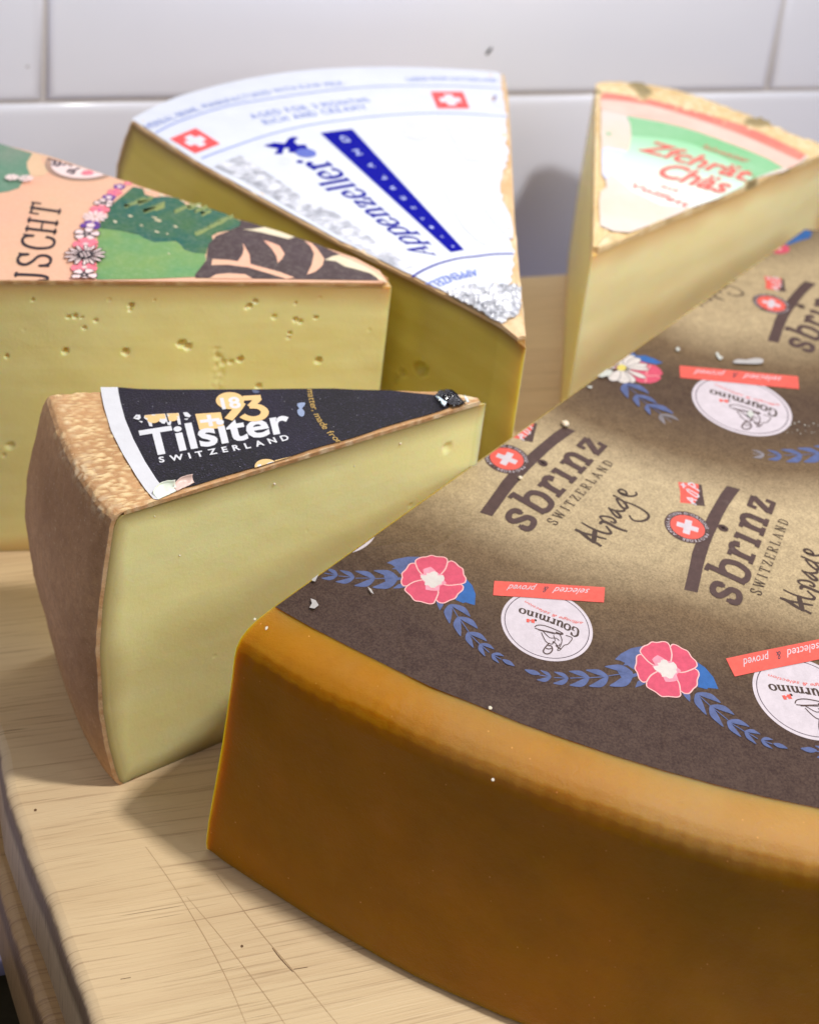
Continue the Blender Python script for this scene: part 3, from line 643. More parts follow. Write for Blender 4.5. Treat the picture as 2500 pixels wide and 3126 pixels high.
# round sticker and ribbon
z1 = Z(1480, 1740, 1880); q1 = lambda P: [sP(p) for p in z1(P)]
scc, srr = q1([(812, 728), (1402, 740)]); sRad = (srr - scc).length
def sticker_art():
    A = Art(); c = scc; R = sRad
    A.disc(c, R, K_WHT, 72); A.ring(c, R * .92, R * .018, K_LINE)
    O, E, V_ = q1([(1245, 790), (440, 500), (1222, 868)]); mid = q1([(850, 625)])[0]
    class Bow(Frame):
        def __call__(s, t, v): return super().__call__(t, v) + s.bow * (4 * t * (1 - t))
    fr = Bow(O, E, V_ - O, (q1([(430, 562)])[0] - E)); fr.bow = (mid - (O + E) / 2) * 1.0; rt = ratio_of(fr); st = []
    for ch, t0, t1 in (('G', 0, .13), ('o', .145, .25), ('u', .26, .38), ('r', .39, .475), ('m', .485, .67), ('i', .675, .735), ('n', .745, .865), ('o', .88, .98)): st += glyph(ch, fr, t0, t1, .30, rt, .5)
    A.group(st, K_BLK)
    fr = Bow(*q1([(1290, 695), (525, 405)]), q1([(1283, 742)])[0] - q1([(1290, 705)])[0]); fr.bow = (q1([(880, 590)])[0] - (fr.O + fr.O + fr.U) / 2) * .8
    A.group([([fr(v.x, v.y) for v in [Vector((a, b)) for a, b in zip([w.x for w in V__], [w.y for w in V__])]], F__) for V__, F__ in [norm_text('affinage & s\u00e9lection', .0, .45)]], K_RED)
    for P in ([(545, 650), (585, 655), (582, 700), (543, 693)], [(608, 655), (652, 662), (650, 708), (606, 700)]): A.poly(q1(P), K_RED)
    A.stroke(q1([(588, 672), (604, 676)]), .004, K_RED, 0)
    for P, w in (([(650, 760), (700, 733), (820, 752), (1010, 835), (1000, 858), (880, 830), (740, 800), (655, 775)], .0045), ([(740, 830), (770, 900), (810, 960), (880, 985), (900, 950), (960, 1010), (985, 980)], .004), ([(845, 970), (790, 1030), (765, 1080), (800, 1112), (850, 1105), (885, 1060), (870, 1010), (830, 1005)], .006), ([(980, 850), (1010, 930), (990, 1010), (950, 1060), (985, 1062), (1040, 1000), (1090, 985), (1145, 905), (1060, 870)], .0038), ([(760, 815), (850, 900), (930, 905), (975, 940)], .0035), ([(700, 800), (830, 830), (920, 855)], .003), ([(800, 1040), (840, 1050), (870, 1040)], .005), ([(930, 1000), (960, 1030), (1000, 1050)], .0055), ([(930, 830), (990, 850), (1020, 840)], .007), ([(900, 870), (920, 940), (890, 980)], .003)):
        A.stroke(q1(P), w * .55, K_BROWN, 4)
    A.poly(q1([(122, 155), (600, 180), (1100, 212), (1575, 240), (1568, 340), (1560, 440), (1100, 410), (600, 375), (105, 345), (112, 250)]), K_RED)
    O, E, V_ = q1([(1375, 262), (290, 205), (1368, 345)]); fr = Frame(O, E, V_ - O)
    def sub(s, a, b, mt):
        v, f = norm_text(s, .0, .5); A.group([([fr(a + (b - a) * p.x, p.y) for p in v], f)], mt)
    sub('selected', 0, .45, K_WHT); sub('&', .50, .565, K_LINE); sub('proved', .64, 1.0, K_WHT); return A
def norm_text(s, bold, shear):
    v, f = text_mesh(s, bold, shear); x0 = min(p.x for p in v); x1 = max(p.x for p in v); return [Vector(((p.x - x0) / (x1 - x0), p.y / .72)) for p in v], f
SK = sticker_art(); rl, rr = q1([(113, 250), (1567, 340)])
sk_fit = [None, simil(scc, rl, sP(Z(2080, 1100, 2480)([(786, 592)])[0]), sP((2074, 1136.7))), simil(scc, rl, sP((2454, 2130)), sP((2227.4, 2040.6))), simil(scc, rr, sP((1021, 1600)), sP((1225, 1549)))]
dsk = math.atan2(sP((2454, 2130)).y - sC.y, sP((2454, 2130)).x - sC.x) - math.atan2(scc.y - sC.y, scc.x - sC.x)
for T in sk_fit + [rot_about(dsk * 2), rot_about(dsk * 3)]: SK.build('round_emblem_print', ZS, sheet, T, clipS)
def leafpoly(a, b, w, bow=0.0):
    d = b - a; n = Vector((-d.y, d.x)); P = [a, a + d * .25 + n * (w * .8 + bow * .6), a + d * .55 + n * (w + bow), a + d * .8 + n * (w * .6 + bow * .6), b, a + d * .75 + n * (-w * .45 + bow * .6), a + d * .45 + n * (-w * .8 + bow), a + d * .2 + n * (-w * .6 + bow * .6)]
    return catmull(P, 3, True)
def chevrons(A, q, items, mat, w=.17):
    for j, t1, t2 in items:
        a, b, c = q([j, t1, t2]); back = a + (a - (b + c) / 2) * .02; side = 1 if (b - a).cross(c - a) > 0 else -1
        A.poly(leafpoly(back, b, w, -.10 * side), mat); A.poly(leafpoly(back, c, w, .10 * side), mat)
        s = a + ((b + c) / 2 - a) * .95; A.stroke([a, s], .0028, mat, 0)
z5 = Z(1180, 1660, 1480); q5 = lambda P: [sP(p) for p in z5(P)]; q8 = lambda P: [sP(p) for p in Z(950, 1500, 1350)(P)]; qA = lambda P: [sP(p) for p in Z(1340, 1780, 1940)(P)]
def flower_art():
    A = Art()
    A.poly(q5([(5, 340), (150, 280), (380, 235), (600, 240), (520, 350), (400, 430), (290, 560), (230, 530), (170, 460), (90, 450), (150, 420), (90, 375)]), K_BLUE)
    A.poly(q5([(1390, 620), (1500, 740), (1560, 900), (1545, 1085), (1460, 1060), (1380, 1035), (1340, 1050), (1200, 990), (1320, 820), (1330, 700)]), K_BLUE2)
    A.poly(q5([(865, 1000), (900, 1110), (935, 1175), (985, 1100), (1010, 1030)]), K_BLUE)
    A.poly(q5([(-60, 480), (60, 520), (180, 600), (280, 600), (280, 640), (150, 650), (70, 710), (-10, 720), (-40, 600)]), K_BLUE); A.poly(q5([(110, 795), (200, 720), (300, 700), (330, 770), (220, 790)]), K_BLUE)
    out = [(505, 355), (510, 300), (600, 250), (700, 238), (790, 212), (870, 235), (1000, 243), (1060, 280), (1072, 332), (1130, 310), (1200, 340), (1260, 400), (1335, 455), (1350, 550), (1390, 620), (1372, 690), (1308, 718), (1340, 760), (1330, 820), (1250, 890), (1200, 965), (1110, 1000), (1000, 1050), (910, 1035), (860, 990), (830, 1048), (750, 1065), (600, 1025), (490, 1005), (420, 920), (320, 825), (350, 755), (290, 745), (255, 680), (275, 600), (270, 530), (340, 460), (400, 370), (470, 350)]
    A.poly(q5(out), K_PINK, 3); A.stroke(q5(out), .0032, K_PALE, 3, True)
    for P in ([(505, 355), (560, 480), (650, 575)], [(1068, 330), (1030, 450), (940, 560)], [(1308, 718), (1100, 740), (970, 715)], [(860, 992), (905, 870), (880, 750)], [(350, 757), (480, 680), (650, 640)]): A.stroke(q5(P), .0036, K_PALE, 4)
    c = q5([(810, 630)])[0]; rnd = random.Random(4)
    for sc_, mt in ((1.15, K_HALO), (.85, K_PETAL)):
        A.poly([c + Vector((math.cos(t), math.sin(t))) * .031 * sc_ * (.7 + .6 * rnd.random()) for t in [2 * math.pi * k / 22 for k in range(22)]], mt)

    L8 = A if False else Art(); chevrons(L8, q8, [((345, 1112), (195, 1015), (135, 1148)), ((565, 1140), (375, 1045), (320, 1195)), ((835, 1148), (575, 1055), (565, 1248)), ((1135, 1145), (820, 1050), (805, 1272))], K_BLUE)
    A.left = L8; L8.poly(q8([(20, 1040), (80, 985), (130, 1050), (150, 1075), (90, 1090), (40, 1100)]), K_BLUE)
    chevrons(A, qA, [((100, 195), (272, 302), (92, 362)), ((168, 305), (338, 408), (188, 474)), ((250, 442), (418, 518), (300, 576)), ((358, 542), (482, 590), (402, 652)), ((462, 632), (568, 650), (525, 712))], K_BLUE)
    a, b = qA([(552, 678), (660, 738)]); A.poly(leafpoly(a, b, .22), K_BLUE); return A
K_HALO = print_mat('ink_halo', srgb(226, 140, 156), .6, .2, 50)
FL = flower_art(); fc1, ft1 = q5([(820, 630), (1545, 1085)]); q6 = lambda P: [sP(p) for p in Z(1880, 1920, 2500)(P)]; fc2, ft2 = q6([(428, 340), (866, 514)])
TF = simil(fc1, ft1, fc2, ft2)
dF = math.atan2(fc2.y - sC.y, fc2.x - sC.x) - math.atan2(fc1.y - sC.y, fc1.x - sC.x)
FL.left.build('leaf_garland_print', ZS, sheet, None, clipS); FL.build('flower_garland_print', ZS, sheet, None, clipS); FL.build('flower_garland_print', ZS, sheet, TF, clipS)
FL.build('flower_garland_print', ZS, sheet, rot_about(2 * dF), clipS); FL.build('flower_garland_print', ZS, sheet, rot_about(3 * dF), clipS)
mg = Art(); chevrons(mg, qA, [((980, 828), (885, 768), (855, 852)), ((1130, 840), (1005, 783), (998, 884)), ((1312, 832), (1135, 778), (1142, 902)), ((1478, 826), (1283, 768), (1312, 910)), ((1690, 790), (1450, 738), (1492, 908))], K_BLUE)
a, b = qA([(885, 806), (748, 765)]); mg.poly(leafpoly(a, b, .22), K_BLUE); mg.build('leaf_garland_print', ZS, sheet, None, clipS)
mg.build('leaf_garland_print', ZS, sheet, rot_about(dF), clipS); mg.build('leaf_garland_print', ZS, sheet, rot_about(2 * dF), clipS)
# daisy over pink flower on the inner ring
qD = lambda P: [sP(p) for p in Z(1720, 1020, 2080)(P)]
D = Art()
D.poly(qD([(780, 155), (860, 170), (930, 200), (1010, 268), (1060, 322), (1190, 318), (1330, 370), (1445, 425), (1350, 445), (1200, 420), (1040, 380), (900, 310), (820, 230)]), K_BLUE2)
D.poly(qD([(150, 612), (250, 520), (380, 455), (445, 500), (390, 590), (260, 606)]), K_BLUE)
D.poly(qD([(400, 430), (540, 310), (700, 208), (790, 235), (870, 275), (925, 330), (860, 420), (760, 520), (620, 465), (460, 450)]), K_PINK)
D.poly(qD([(1000, 470), (1080, 415), (1130, 405), (1260, 450), (1350, 470), (1420, 530), (1447, 590), (1400, 620), (1425, 650), (1370, 695), (1270, 726), (1130, 716), (1010, 680), (940, 590)]), K_PINK)
for P in ([(1270, 458), (1220, 540), (1200, 600)], [(1215, 615), (1400, 620)], [(1200, 620), (1195, 710)]): D.stroke(qD(P), .003, K_PALE, 4)
c0_ = (845, 505)
for i, (tx, ty, w) in enumerate([(500, 370, .13), (672, 295, .2), (808, 285, .26), (1010, 322, .2), (1108, 368, .15), (1215, 458, .13), (1242, 520, .11), (1188, 648, .15), (1010, 718, .22), (868, 725, .28), (690, 690, .2), (448, 490, .12), (560, 300, .15)]):
    t, c = qD([(tx, ty), c0_]); d = t - c; n = Vector((-d.y, d.x)); st = c + d * .18
    P = catmull([st, c + d * .45 + n * w * .7, c + d * .8 + n * w, t + n * w * .35, t, t - n * w * .35, c + d * .8 - n * w, c + d * .45 - n * w * .7], 3, True)
    D.poly(P, K_PETAL); D.stroke(P, .0022, K_LINE, 0, True)
D.poly([q for q in catmull(qD([(775, 505), (800, 470), (850, 458), (895, 475), (912, 505), (890, 540), (845, 550), (800, 538)]), 4, True)], K_YEL)
chevrons(D, qD, [((900, 735), (1245, 885), (935, 948)), ((1060, 905), (1360, 1030), (1100, 1075)), ((1225, 1045), (1600, 1180), (1262, 1195))], K_BLUE)
D.build('daisy_garland_print', ZS, sheet, None, clipS)
K_FADE = print_mat('ink_faded_blue', srgb(122, 116, 120), .6, .3, 40)
G = Art(); qB = lambda P: [sP(p) for p in Z(2250, 1250, 2500)(P)]
chevrons(G, qB, [((2150, 880), (1600, 780), (1750, 1060)), ((1720, 925), (1245, 825), (1390, 1115)), ((1340, 962), (905, 850), (1020, 1108)), ((920, 985), (618, 860), (640, 1062))], K_BLUE); chevrons(G, qB, [((560, 960), (300, 860), (320, 1020))], K_FADE); chevrons(G, qD, [((1420, 1180), (1680, 1270), (1480, 1330))], K_FADE)
G.build('leaf_garland_print', ZS, sheet)
U = Art(); qU = lambda P: [sP(p) for p in z8r(P)]
U.poly(qU([(1475, 60), (1560, 20), (1600, 0), (1660, 30), (1640, 80), (1560, 100), (1480, 130), (1400, 150), (1390, 125)]), K_BLUE2); U.poly(qU([(1265, 175), (1300, 140), (1360, 125), (1430, 140), (1465, 180), (1430, 210), (1370, 218), (1300, 205)]), K_PINK, 3)
c = qU([(1365, 172)])[0]; U.disc(c, .014, K_PALE, 12); U.build('flower_garland_print', ZS, sheet, None, clipS)
# torn films, flecks and crumbs lying on the printed paper
T_ = Art(); K_FILM = print_mat('torn_film', srgb(186, 188, 180), .3, .08, 30, .6); K_GREY = print_mat('smear', srgb(170, 166, 164), .4, .1)
T_.poly(qD([(410, 560), (420, 530), (480, 540), (560, 528), (640, 545), (712, 572), (690, 620), (650, 650), (600, 650), (560, 668), (500, 655), (470, 602), (430, 590)]), K_FILM)
T_.poly(qU([(960, 1185), (1000, 1160), (1080, 1165), (1150, 1150), (1225, 1160), (1215, 1195), (1130, 1200), (1060, 1198), (990, 1195)]), K_GREY, 2)
T_.poly(qU([(810, 1110), (825, 1095), (850, 1130), (880, 1145), (850, 1165), (830, 1150)]), K_FILM); T_.poly(qU([(460, 1065), (485, 1050), (500, 1080), (475, 1090)]), K_FILM)
T_.poly(qD([(335, 790), (370, 795), (425, 800), (390, 828), (355, 815)]), K_FILM)
rnd = random.Random(7)
for k in range(16):
    x = 950 + k * 48 + rnd.uniform(-20, 20); y = (350 if k % 2 else 520) + rnd.uniform(-40, 50)
    r = rnd.uniform(8, 22); T_.poly(qB([(x + r * math.cos(a) * rnd.uniform(.5, 1.2), y + r * .7 * math.sin(a) * rnd.uniform(.5, 1.2)) for a in [k2 * math.pi / 4 for k2 in range(8)]]), K_FILM)
T_.poly(qB([(255, 55), (345, 150), (265, 230), (180, 140)]), K_FILM)
zc = lambda P: [sP(p) for p in Z(650, 1800, 1300)(P)]
T_.poly(zc([(790, 95), (830, 110), (855, 150), (820, 178), (780, 170), (800, 135)]), K_GREY); T_.poly(zc([(1250, 0), (1280, 20), (1300, 60), (1275, 45)]), K_GREY)
T_.poly(q8([(0, 1100), (90, 1090), (95, 1130), (50, 1225), (10, 1215)]), K_GREY)
for it in T_.items:
    A = Art(); A.mats = [T_.mats[it[2]]]; A.items = [(it[0], it[1], 0, 1 + it[3] % 5)]; A.build('torn_film', ZS + .008, sheet, None, clipS)

cr_m = Mat('crumb', .5, .4); cr_m.color(srgb(218, 204, 184)); cr_m.sss(.5, .01)
def crumb(px, py, z, r, seed, label, group, flat=.6):
    p = at(px, py, z); V, Fc = sphere_blob((p.x, p.y, z + r * flat * .8), r, seed, flat, 2, .5)
    me_o = mesh('cheese_crumb', [v - Vector((p.x, p.y, z)) for v in V], Fc, cr_m.m); me_o.location = (p.x, p.y, z); tag(me_o, label, 'crumb', group); return me_o
crumb(1725, 1296, ZS + .006, .0125, 1, 'round white crumb at the upper end of the arched bar of the left logo', 'white crumbs on the cheeses', .5)
crumb(1588, 1459, ZS + .006, .006, 2, 'small white crumb under the left logo bar between bar and lettering', 'white crumbs on the cheeses', .4)
crumb(1496, 2163, ZS, .005, 5, 'white crumb on the lower rim of the brown paper', 'white crumbs on the cheeses', .5)
zsr = Z(650, 1800, 1300)
for i, (x, y, r, zz) in enumerate([(437, 322, .0065, HS - .012), (1175, 588, .0075, HS - .01), (625, 668, .0055, HS - .05), (770, 710, .004, HS - .06), (865, 762, .0045, HS - .06), (895, 800, .005, HS - .062), (960, 855, .0035, HS - .066), (508, 188, .004, HS - .006), (340, 243, .004, HS - .03)]):
    q = zsr([(x, y)])[0]
    crumb(q[0], q[1], zz, r, 20 + i, 'tiny white speck on the golden shoulder of the big front wedge', 'white specks on the golden rind', .5)
for i, (x, y, r) in enumerate([(284, 375, .0055), (293, 405, .004), (625, 487, .009)]):
    q = Z(1300, 2100, 2500)([(x, y)])[0]; crumb(q[0], q[1], HS - .055, r, 40 + i, 'tiny white speck on the golden shoulder of the big front wedge', 'white specks on the golden rind', .4)
# ---- 2. dark-labelled wedge with a brown crust
HT = .915
tT = at2((1484, 1221), HT); tF = at2((341, 1573), HT); tB = at2((139, 1206), HT)
tl = empty('cheese_wedge', (*((tT + tF + tB) / 3), 0), 'pale yellow cheese wedge with knobbly brown crust under a black and white label', 'cheese', 'cheese wedges on the board')
tArc = [at2(p, HT) for p in [(341, 1573), (294, 1530), (237, 1446), (189, 1350), (158, 1268), (139, 1206)]]
profT = [(HT, -.022), (HT - .004, -.012), (HT - .014, -.003), (HT - .035, .003), (.82, .009), (.65, .024), (.5, .027), (.29, .012), (.16, -.008), (.06, -.03), (.02, -.042), (0, -.055)]
modT = lambda f: 1 + .9 * f
tA = [tT, tF]; tBc = [tB, at2((400, 1190), HT), at2((900, 1188), HT), at2((1330, 1196), HT), tT]
CH_T = cheese_mat('pale_cheese', srgb(248, 242, 180), srgb(244, 236, 166), srgb(168, 146, 92), .05)
def pits(lst, a, u):          # [(px,py,r_px,depth)] -> along/height positions on a vertical cut plane
    out = []
    for px, py, r, dp in lst:
        s, z = at_vplane(px, py, a, u); s2, _ = at_vplane(px + r, py, a, u); out.append((s, z, abs(s2 - s), dp))
    return out
tu = (tF - tT).normalized(); pT = pits([(1367, 1367, 15, .012)], tT, tu)
def cut_disp(P, T, u, cn, plist, rough=.0015, crack=None):
    s = (Vector((P.x, P.y)) - T).dot(u); k = rough * 2.2 * noise.noise(P * 2.6) + rough * .6 * noise.noise(P * 11)
    for a, z, r, dp in plist:
        d = math.hypot(s - a, (P.z - z) * 1.0); r2 = r * (1 + .28 * noise.noise(Vector((s * 60, P.z * 60, a * 9))))
        if d < r2: k -= dp * .62 * (1 - (d / r2) ** 2) ** .8
        elif d < r2 * 1.35: k += dp * .10 * (1.35 - d / r2)
    if crack:
        for a, w, dp, z0, z1 in crack:
            if z0 < P.z < z1: k -= dp * max(0, 1 - abs(s - a + .02 * noise.noise(P * 6)) / w) * max(0, noise.noise(Vector((s * 45, P.z * 45, 3))) + .25)
    return P + Vector((cn.x, cn.y, 0)) * k
def dT(P, kd, r, f, cn, z):
    if kd == 'A' and .02 < r < .985 and .01 < z < HT - .012: return cut_disp(P, tT, tu, cn, pT)
    return P
wedge('cheese_paste', CH_T, tl, tA, tArc, tBc, HT - .012, [(z - (.012 if z > .5 else 0), o) for z, o in profT], nz=110, nA=230, nB=40, nArc=40, inset=.010, mod=modT, disp=dT, rindw=.07)
def crust_mat(name, base, dark, blob, pale, amount_rad=True, bs=30, lo=.80, hi=.97):
    m = Mat(name, .72, .3)
    n1 = m.noise(2.6, 4); c = m.mix(m.ramp(n1, [(.3, (0, 0, 0)), (.7, (1, 1, 1))]), base, dark)
    c = m.mix(m.ramp(m.noise(40, 5, .75), [(.4, (0, 0, 0)), (.75, (.7, .7, .7))]), c, dark)
    c = m.mix(m.ramp(m.noise(85, 3, .8), [(.60, (0, 0, 0)), (.72, (.45, .45, .45))]), c, pale)
    c = m.mix(m.attr('blob'), c, blob); c = m.mix(m.attr('pale'), c, pale)
    m.color(c); m.sss(.15, .01)
    b = m.bump(m.noise(34, 6, .75), .006, .8); m.bump(m.noise(140, 3, .7), .0015, .8, b); return m.m
CR_T = crust_mat('brown_crust', srgb(212, 166, 118), srgb(166, 124, 82), srgb(226, 198, 150), srgb(232, 212, 176))
def shell(name, mat, parent, T, arc, cutA, cutB, h, prof, e, nth=150, nr=60, blob=None, **k):
    """crust with its own crumbly relief; blob(P, kind, v) -> 0..1 gives pale crumbs that also stand proud"""
    R = resample(catmull(arc, 6), nth); T = Vector(T); mod = k.get('mod'); r0 = k.get('r0', .02); base = []; V = []; at1 = []; at2_ = []
    A = resample(cutA, 100); Bq = resample(cutB[::-1], 100)      # both T->corner
    def top(f, r):
        # boundaries follow the real cut edges
        pa = A[min(100, int(r * 100))]; pb = Bq[min(100, int(r * 100))]; P = T + (R[int(round(f * nth))] - T) * r
        ca = (T + (R[0] - T) * r); cb2 = (T + (R[-1] - T) * r)
        return P + (pa - ca) * (1 - f) + (pb - cb2) * f
    zz = sorted({p[0] for p in prof} | {h * q / 70 for q in range(1, 70)} | {h - .05 * (q / 8) ** 1.5 for q in range(9)}, reverse=True)
    path = [('t', r0 + (1 - r0) * (q / nr) ** .75) for q in range(nr)] + [('p', z) for z in zz] + [('b', .04), ('b', .09)]
    for kd, v in path:
        for i in range(nth + 1):
            f = i / nth; P = R[i]; d = (P - T).normalized()
            if kd == 't':
                q = top(f, v); q = q + d * interp(prof, h) * v; X = Vector((q.x, q.y, h)); n = Vector((0, 0, 1))
            elif kd == 'p':
                off = interp(prof, v); off *= (mod(f) if mod and off > 0 else 1); q = P + d * off; X = Vector((q.x, q.y, v)); n = Vector((d.x, d.y, .25)).normalized()
            else:
                q = P + d * (interp(prof, 0) - v); X = Vector((q.x, q.y, .0006)); n = Vector((0, 0, 0))
            b, pl = blob(X, kd, v, f) if blob else (0, 0)
            base.append(X - n * e if kd != 'b' else X + Vector((0, 0, e * .5)))
            X = X + n * (k.get('amp', .006) * (b + pl * .8) + k.get('rough', .001) * noise.noise(X * 30)); 
            if kd != 'b': X.z = max(X.z, .0006)
            V.append(X); at1.append(min(1, b)); at2_.append(min(1, pl))
    m = nth + 1; Fc = [[j * m + i, (j + 1) * m + i, (j + 1) * m + i + 1, j * m + i + 1] for j in range(len(path) - 1) for i in range(nth)]
    n0 = len(V); rows = len(path); Fc += [[n0 + q for q in f[::-1]] for f in Fc]; V += base; at1 += at1; at2_ += at2_
    for j in range(rows - 1):
        for i in (0, nth): a, b = j * m + i, (j + 1) * m + i; Fc.append([a, b, n0 + b, n0 + a] if i == 0 else [b, a, n0 + a, n0 + b])
    for i in range(nth):
        for j in (0, rows - 1): a, b = j * m + i, j * m + i + 1; Fc.append([b, a, n0 + a, n0 + b] if j == 0 else [a, b, n0 + b, n0 + a])
    o = mesh(name, V, Fc, mat, parent, True, None, {'blob': at1, 'pale': at2_})
    bm = bmesh.new(); bm.from_mesh(o.data); bmesh.ops.recalc_face_normals(bm, faces=bm.faces)
    up = 1
    if up < 0: bmesh.ops.reverse_faces(bm, faces=bm.faces)
    bm.to_mesh(o.data); bm.free(); o.data.set_sharp_from_angle(angle=math.radians(60)); return o
def smooth01(x, a, b): t = max(0, min(1, (x - a) / (b - a))); return t * t * (3 - 2 * t)
def vorb(P, s, thr, soft=.25):
    d, _ = noise.voronoi(P * s, distance_metric='DISTANCE'); k = d[1] - d[0]; return smooth01(k, thr, thr + soft)
def blobT(X, kd, v, f):
    if kd == 't':
        w = smooth01(v, .86, .97)
        wn = .5 + .5 * noise.noise(X * 9)
        Xw = X + Vector((noise.noise(X * 26), noise.noise(X * 26 + Vector((5, 0, 0))), 0)) * .012
        w2 = smooth01(v, .80, .9); b = vorb(Xw, 54, .14, .3) * w * max(0, .2 + 1.3 * (wn - .25)) + .5 * vorb(Xw, 70, .2) * w2 * smooth01(noise.noise(X * 33), .05, .4)
        edge = smooth01(.03 - f, 0, .03) * .9 + smooth01(v, .965, 1.0) * .6
        tip = smooth01(.14 - v, 0, .05)
        pl = edge * vorb(X, 46, .08) * (.5 + .8 * noise.noise(X * 31)) + tip * vorb(X, 38, .1) * .8
        return max(0, min(1, b * 2.0)), max(0, min(1, pl))
    if kd == 'p':
        near = smooth01(v, HT - .05, HT - .005); b = near * vorb(X, 34, .16) * (.4 + .7 * noise.noise(X * 9))
        e = smooth01(.012 - f, 0, .012)
        return max(0, b), max(0, near * vorb(X, 40, .1) * noise.noise(X * 14) + e * .35 * (0.5 + noise.noise(X * 40)))
    return 0, 0
shell('crust', CR_T, tl, tT, tArc, tA, tBc, HT, profT, .011, mod=modT, blob=blobT, amp=.0034, rough=.0018, nth=230, nr=120)
tP = lambda p: at2(p, HT); zT = Z(390, 1190, 940); zS_ = Z(100, 1180, 560); zU = Z(800, 1180, 1500)
qT = lambda P: [tP(p) for p in zT(P)]; qS = lambda P: [tP(p) for p in zS_(P)]; qV = lambda P: [tP(p) for p in zU(P)]
def black_film():
    m = Mat('black_label_film', .5, .22); v = m.vor(210)
    c = m.mix(m.ramp(m.noise(190, 2, .8), [(.60, (0, 0, 0)), (.74, (.75, .75, .75))]), srgb(26, 23, 28), srgb(96, 88, 120))
    c = m.mix(m.ramp(m.noise(3, 4), [(.45, (0, 0, 0)), (.75, (.5, .5, .5))]), c, srgb(42, 34, 62)); c = m.mix(m.ramp(m.vor(38), [(.03, (1, 1, 1)), (.055, (0, 0, 0))]), c, srgb(170, 168, 176))
    m.color(c); b = m.bump(m.noise(2.5, 3), .02, .5); m.bump(v, .0014, .8, b); return m.m
BF = black_film(); TW = print_mat('label_white', srgb(208, 208, 212), .45, .05, 20); TG = print_mat('label_gold', srgb(222, 184, 124), .45, .06, 30); TGY = print_mat('label_gold_text', srgb(190, 156, 84), .5)
A = Art()
edgeF = [(tF + (tT - tF) * k) for k in (.10, .3, .5, .7, .88)]
inT = Vector((-(tT - tF).normalized().y, (tT - tF).normalized().x)); 
if inT.dot(tB - tF) < 0: inT = -inT
inn_white = qS([(976, 22), (985, 90), (1005, 190), (1060, 390), (1155, 620), (1285, 870), (1420, 1080), (1535, 1222)])
out_white = qS([(779, 22), (790, 110), (822, 260), (900, 520), (1030, 780), (1200, 1060), (1290, 1190), (1385, 1302)])
blk = inn_white + [tF + (tT - tF) * k + inT * (.010 + .004 * noise.noise(Vector((k * 9, 1, 2)))) for k in [.20 + .69 * i / 22 for i in range(23)]] + qV([(1400, 120), (1345, 60), (1290, 72), (960, 38), (700, 33), (540, 24), (250, 26), (0, 30)]) + qT([(400, 10), (100, 4)])
A.poly(blk, BF)
A.poly(out_white + qS([(1430, 1308), (1535, 1224)]) + inn_white[::-1][1:], TW)
tsheet = A.build('paper_label', HT + .0045, tl); tsheet['label'] = 'black label with broad white outer band and white and gold lettering'
ZT_ = HT + .0052
A = Art()
fr = Frame(*qT([(168, 652), (1572, 408)]), Vector((0, 0)))
fr.V0 = qT([(104, 402)])[0] - qT([(168, 652)])[0]; fr.V1 = qT([(1515, 182)])[0] - qT([(1572, 408)])[0]
A.group(font_line('Tilsiter', fr, .024, 0, .72), TW)
A.group(text_path('S W I T Z E R L A N D', qT([(300, 713), (600, 672), (900, 618), (1200, 567), (1555, 490)]), .023, 1.0, .03), TW)
A.build('lettering_print', ZT_, tsheet)
A = Art(); c, r_ = qT([(980, 120), (1114, 115)]); R = (r_ - c).length * 1.0; 
for P, w in (([(1105, 97), (1275, 88)], .036), ([(1255, 95), (1175, 178)], .034), ([(1165, 172), (1260, 180), (1312, 225), (1285, 275), (1210, 295), (1140, 285), (1095, 262)], .036), ([(1090, 140), (1050, 200), (965, 300)], .040)):
    pass
ZE_ = ZT_ + .0006
for P, w in (([(1105, 97), (1275, 88)], .036), ([(1255, 95), (1175, 178)], .034), ([(1165, 172), (1260, 180), (1312, 225), (1285, 275), (1210, 295), (1140, 285), (1095, 262)], .036), ([(1090, 140), (1050, 200), (965, 300)], .040)):
    A.stroke(qT(P), w * .62, TG, 4 if len(P) > 2 else 0)
A.disc(c, R, TG, 56)
fr = Frame(*qT([(905, 200), (1090, 185)]), qT([(880, 95)])[0] - qT([(905, 200)])[0]); A.group(font_line('18', fr, .03), TW)
A.build('emblem_print', ZE_, tsheet); A = Art(); c, r_ = qT([(1328, 752), (1440, 750)]); dsc = [c + Vector((math.cos(t), math.sin(t))) * (r_ - c).length for t in [2 * math.pi * k / 48 for k in range(48)]]
A.poly(dsc, TG); A.stroke(qT([(1420, 715), (1520, 690), (1622, 668)]), .020, TG, 0)
fr = Frame(*qT([(1262, 815), (1445, 775)]), qT([(1240, 735)])[0] - qT([(1262, 815)])[0]); A.group(font_line('18', fr, .03), TW)
A.build('emblem_print', ZE_, tsheet, None, [(tF + inT * .006, -inT)]); A = Art()
A.poly(qT([(647, 245), (770, 236), (890, 228), (908, 300), (925, 378), (800, 388), (688, 397), (668, 320)]), TG)
o_, ux, vy = qT([(787, 307), (880, 297), (800, 362)]); ux = ux - o_; vy = vy - o_; w = .26
A.poly([o_ + ux * x + vy * y for x, y in [(-1, -w), (-w * .8, -w), (-w * .8, -1), (w * .8, -1), (w * .8, -w), (1, -w), (1, w), (w * .8, w), (w * .8, 1), (-w * .8, 1), (-w * .8, w), (-1, w)]], TW)
A.build('cross_emblem_print', ZT_ - .0005, tsheet)
A = Art()
A.poly(qT([(163, 262), (260, 252), (360, 246), (490, 240), (500, 290), (512, 350), (487, 352), (470, 300), (425, 308), (412, 356), (385, 356), (372, 320), (352, 345), (330, 340), (300, 318), (232, 322), (238, 370), (208, 366), (190, 310), (158, 290)]), TW)
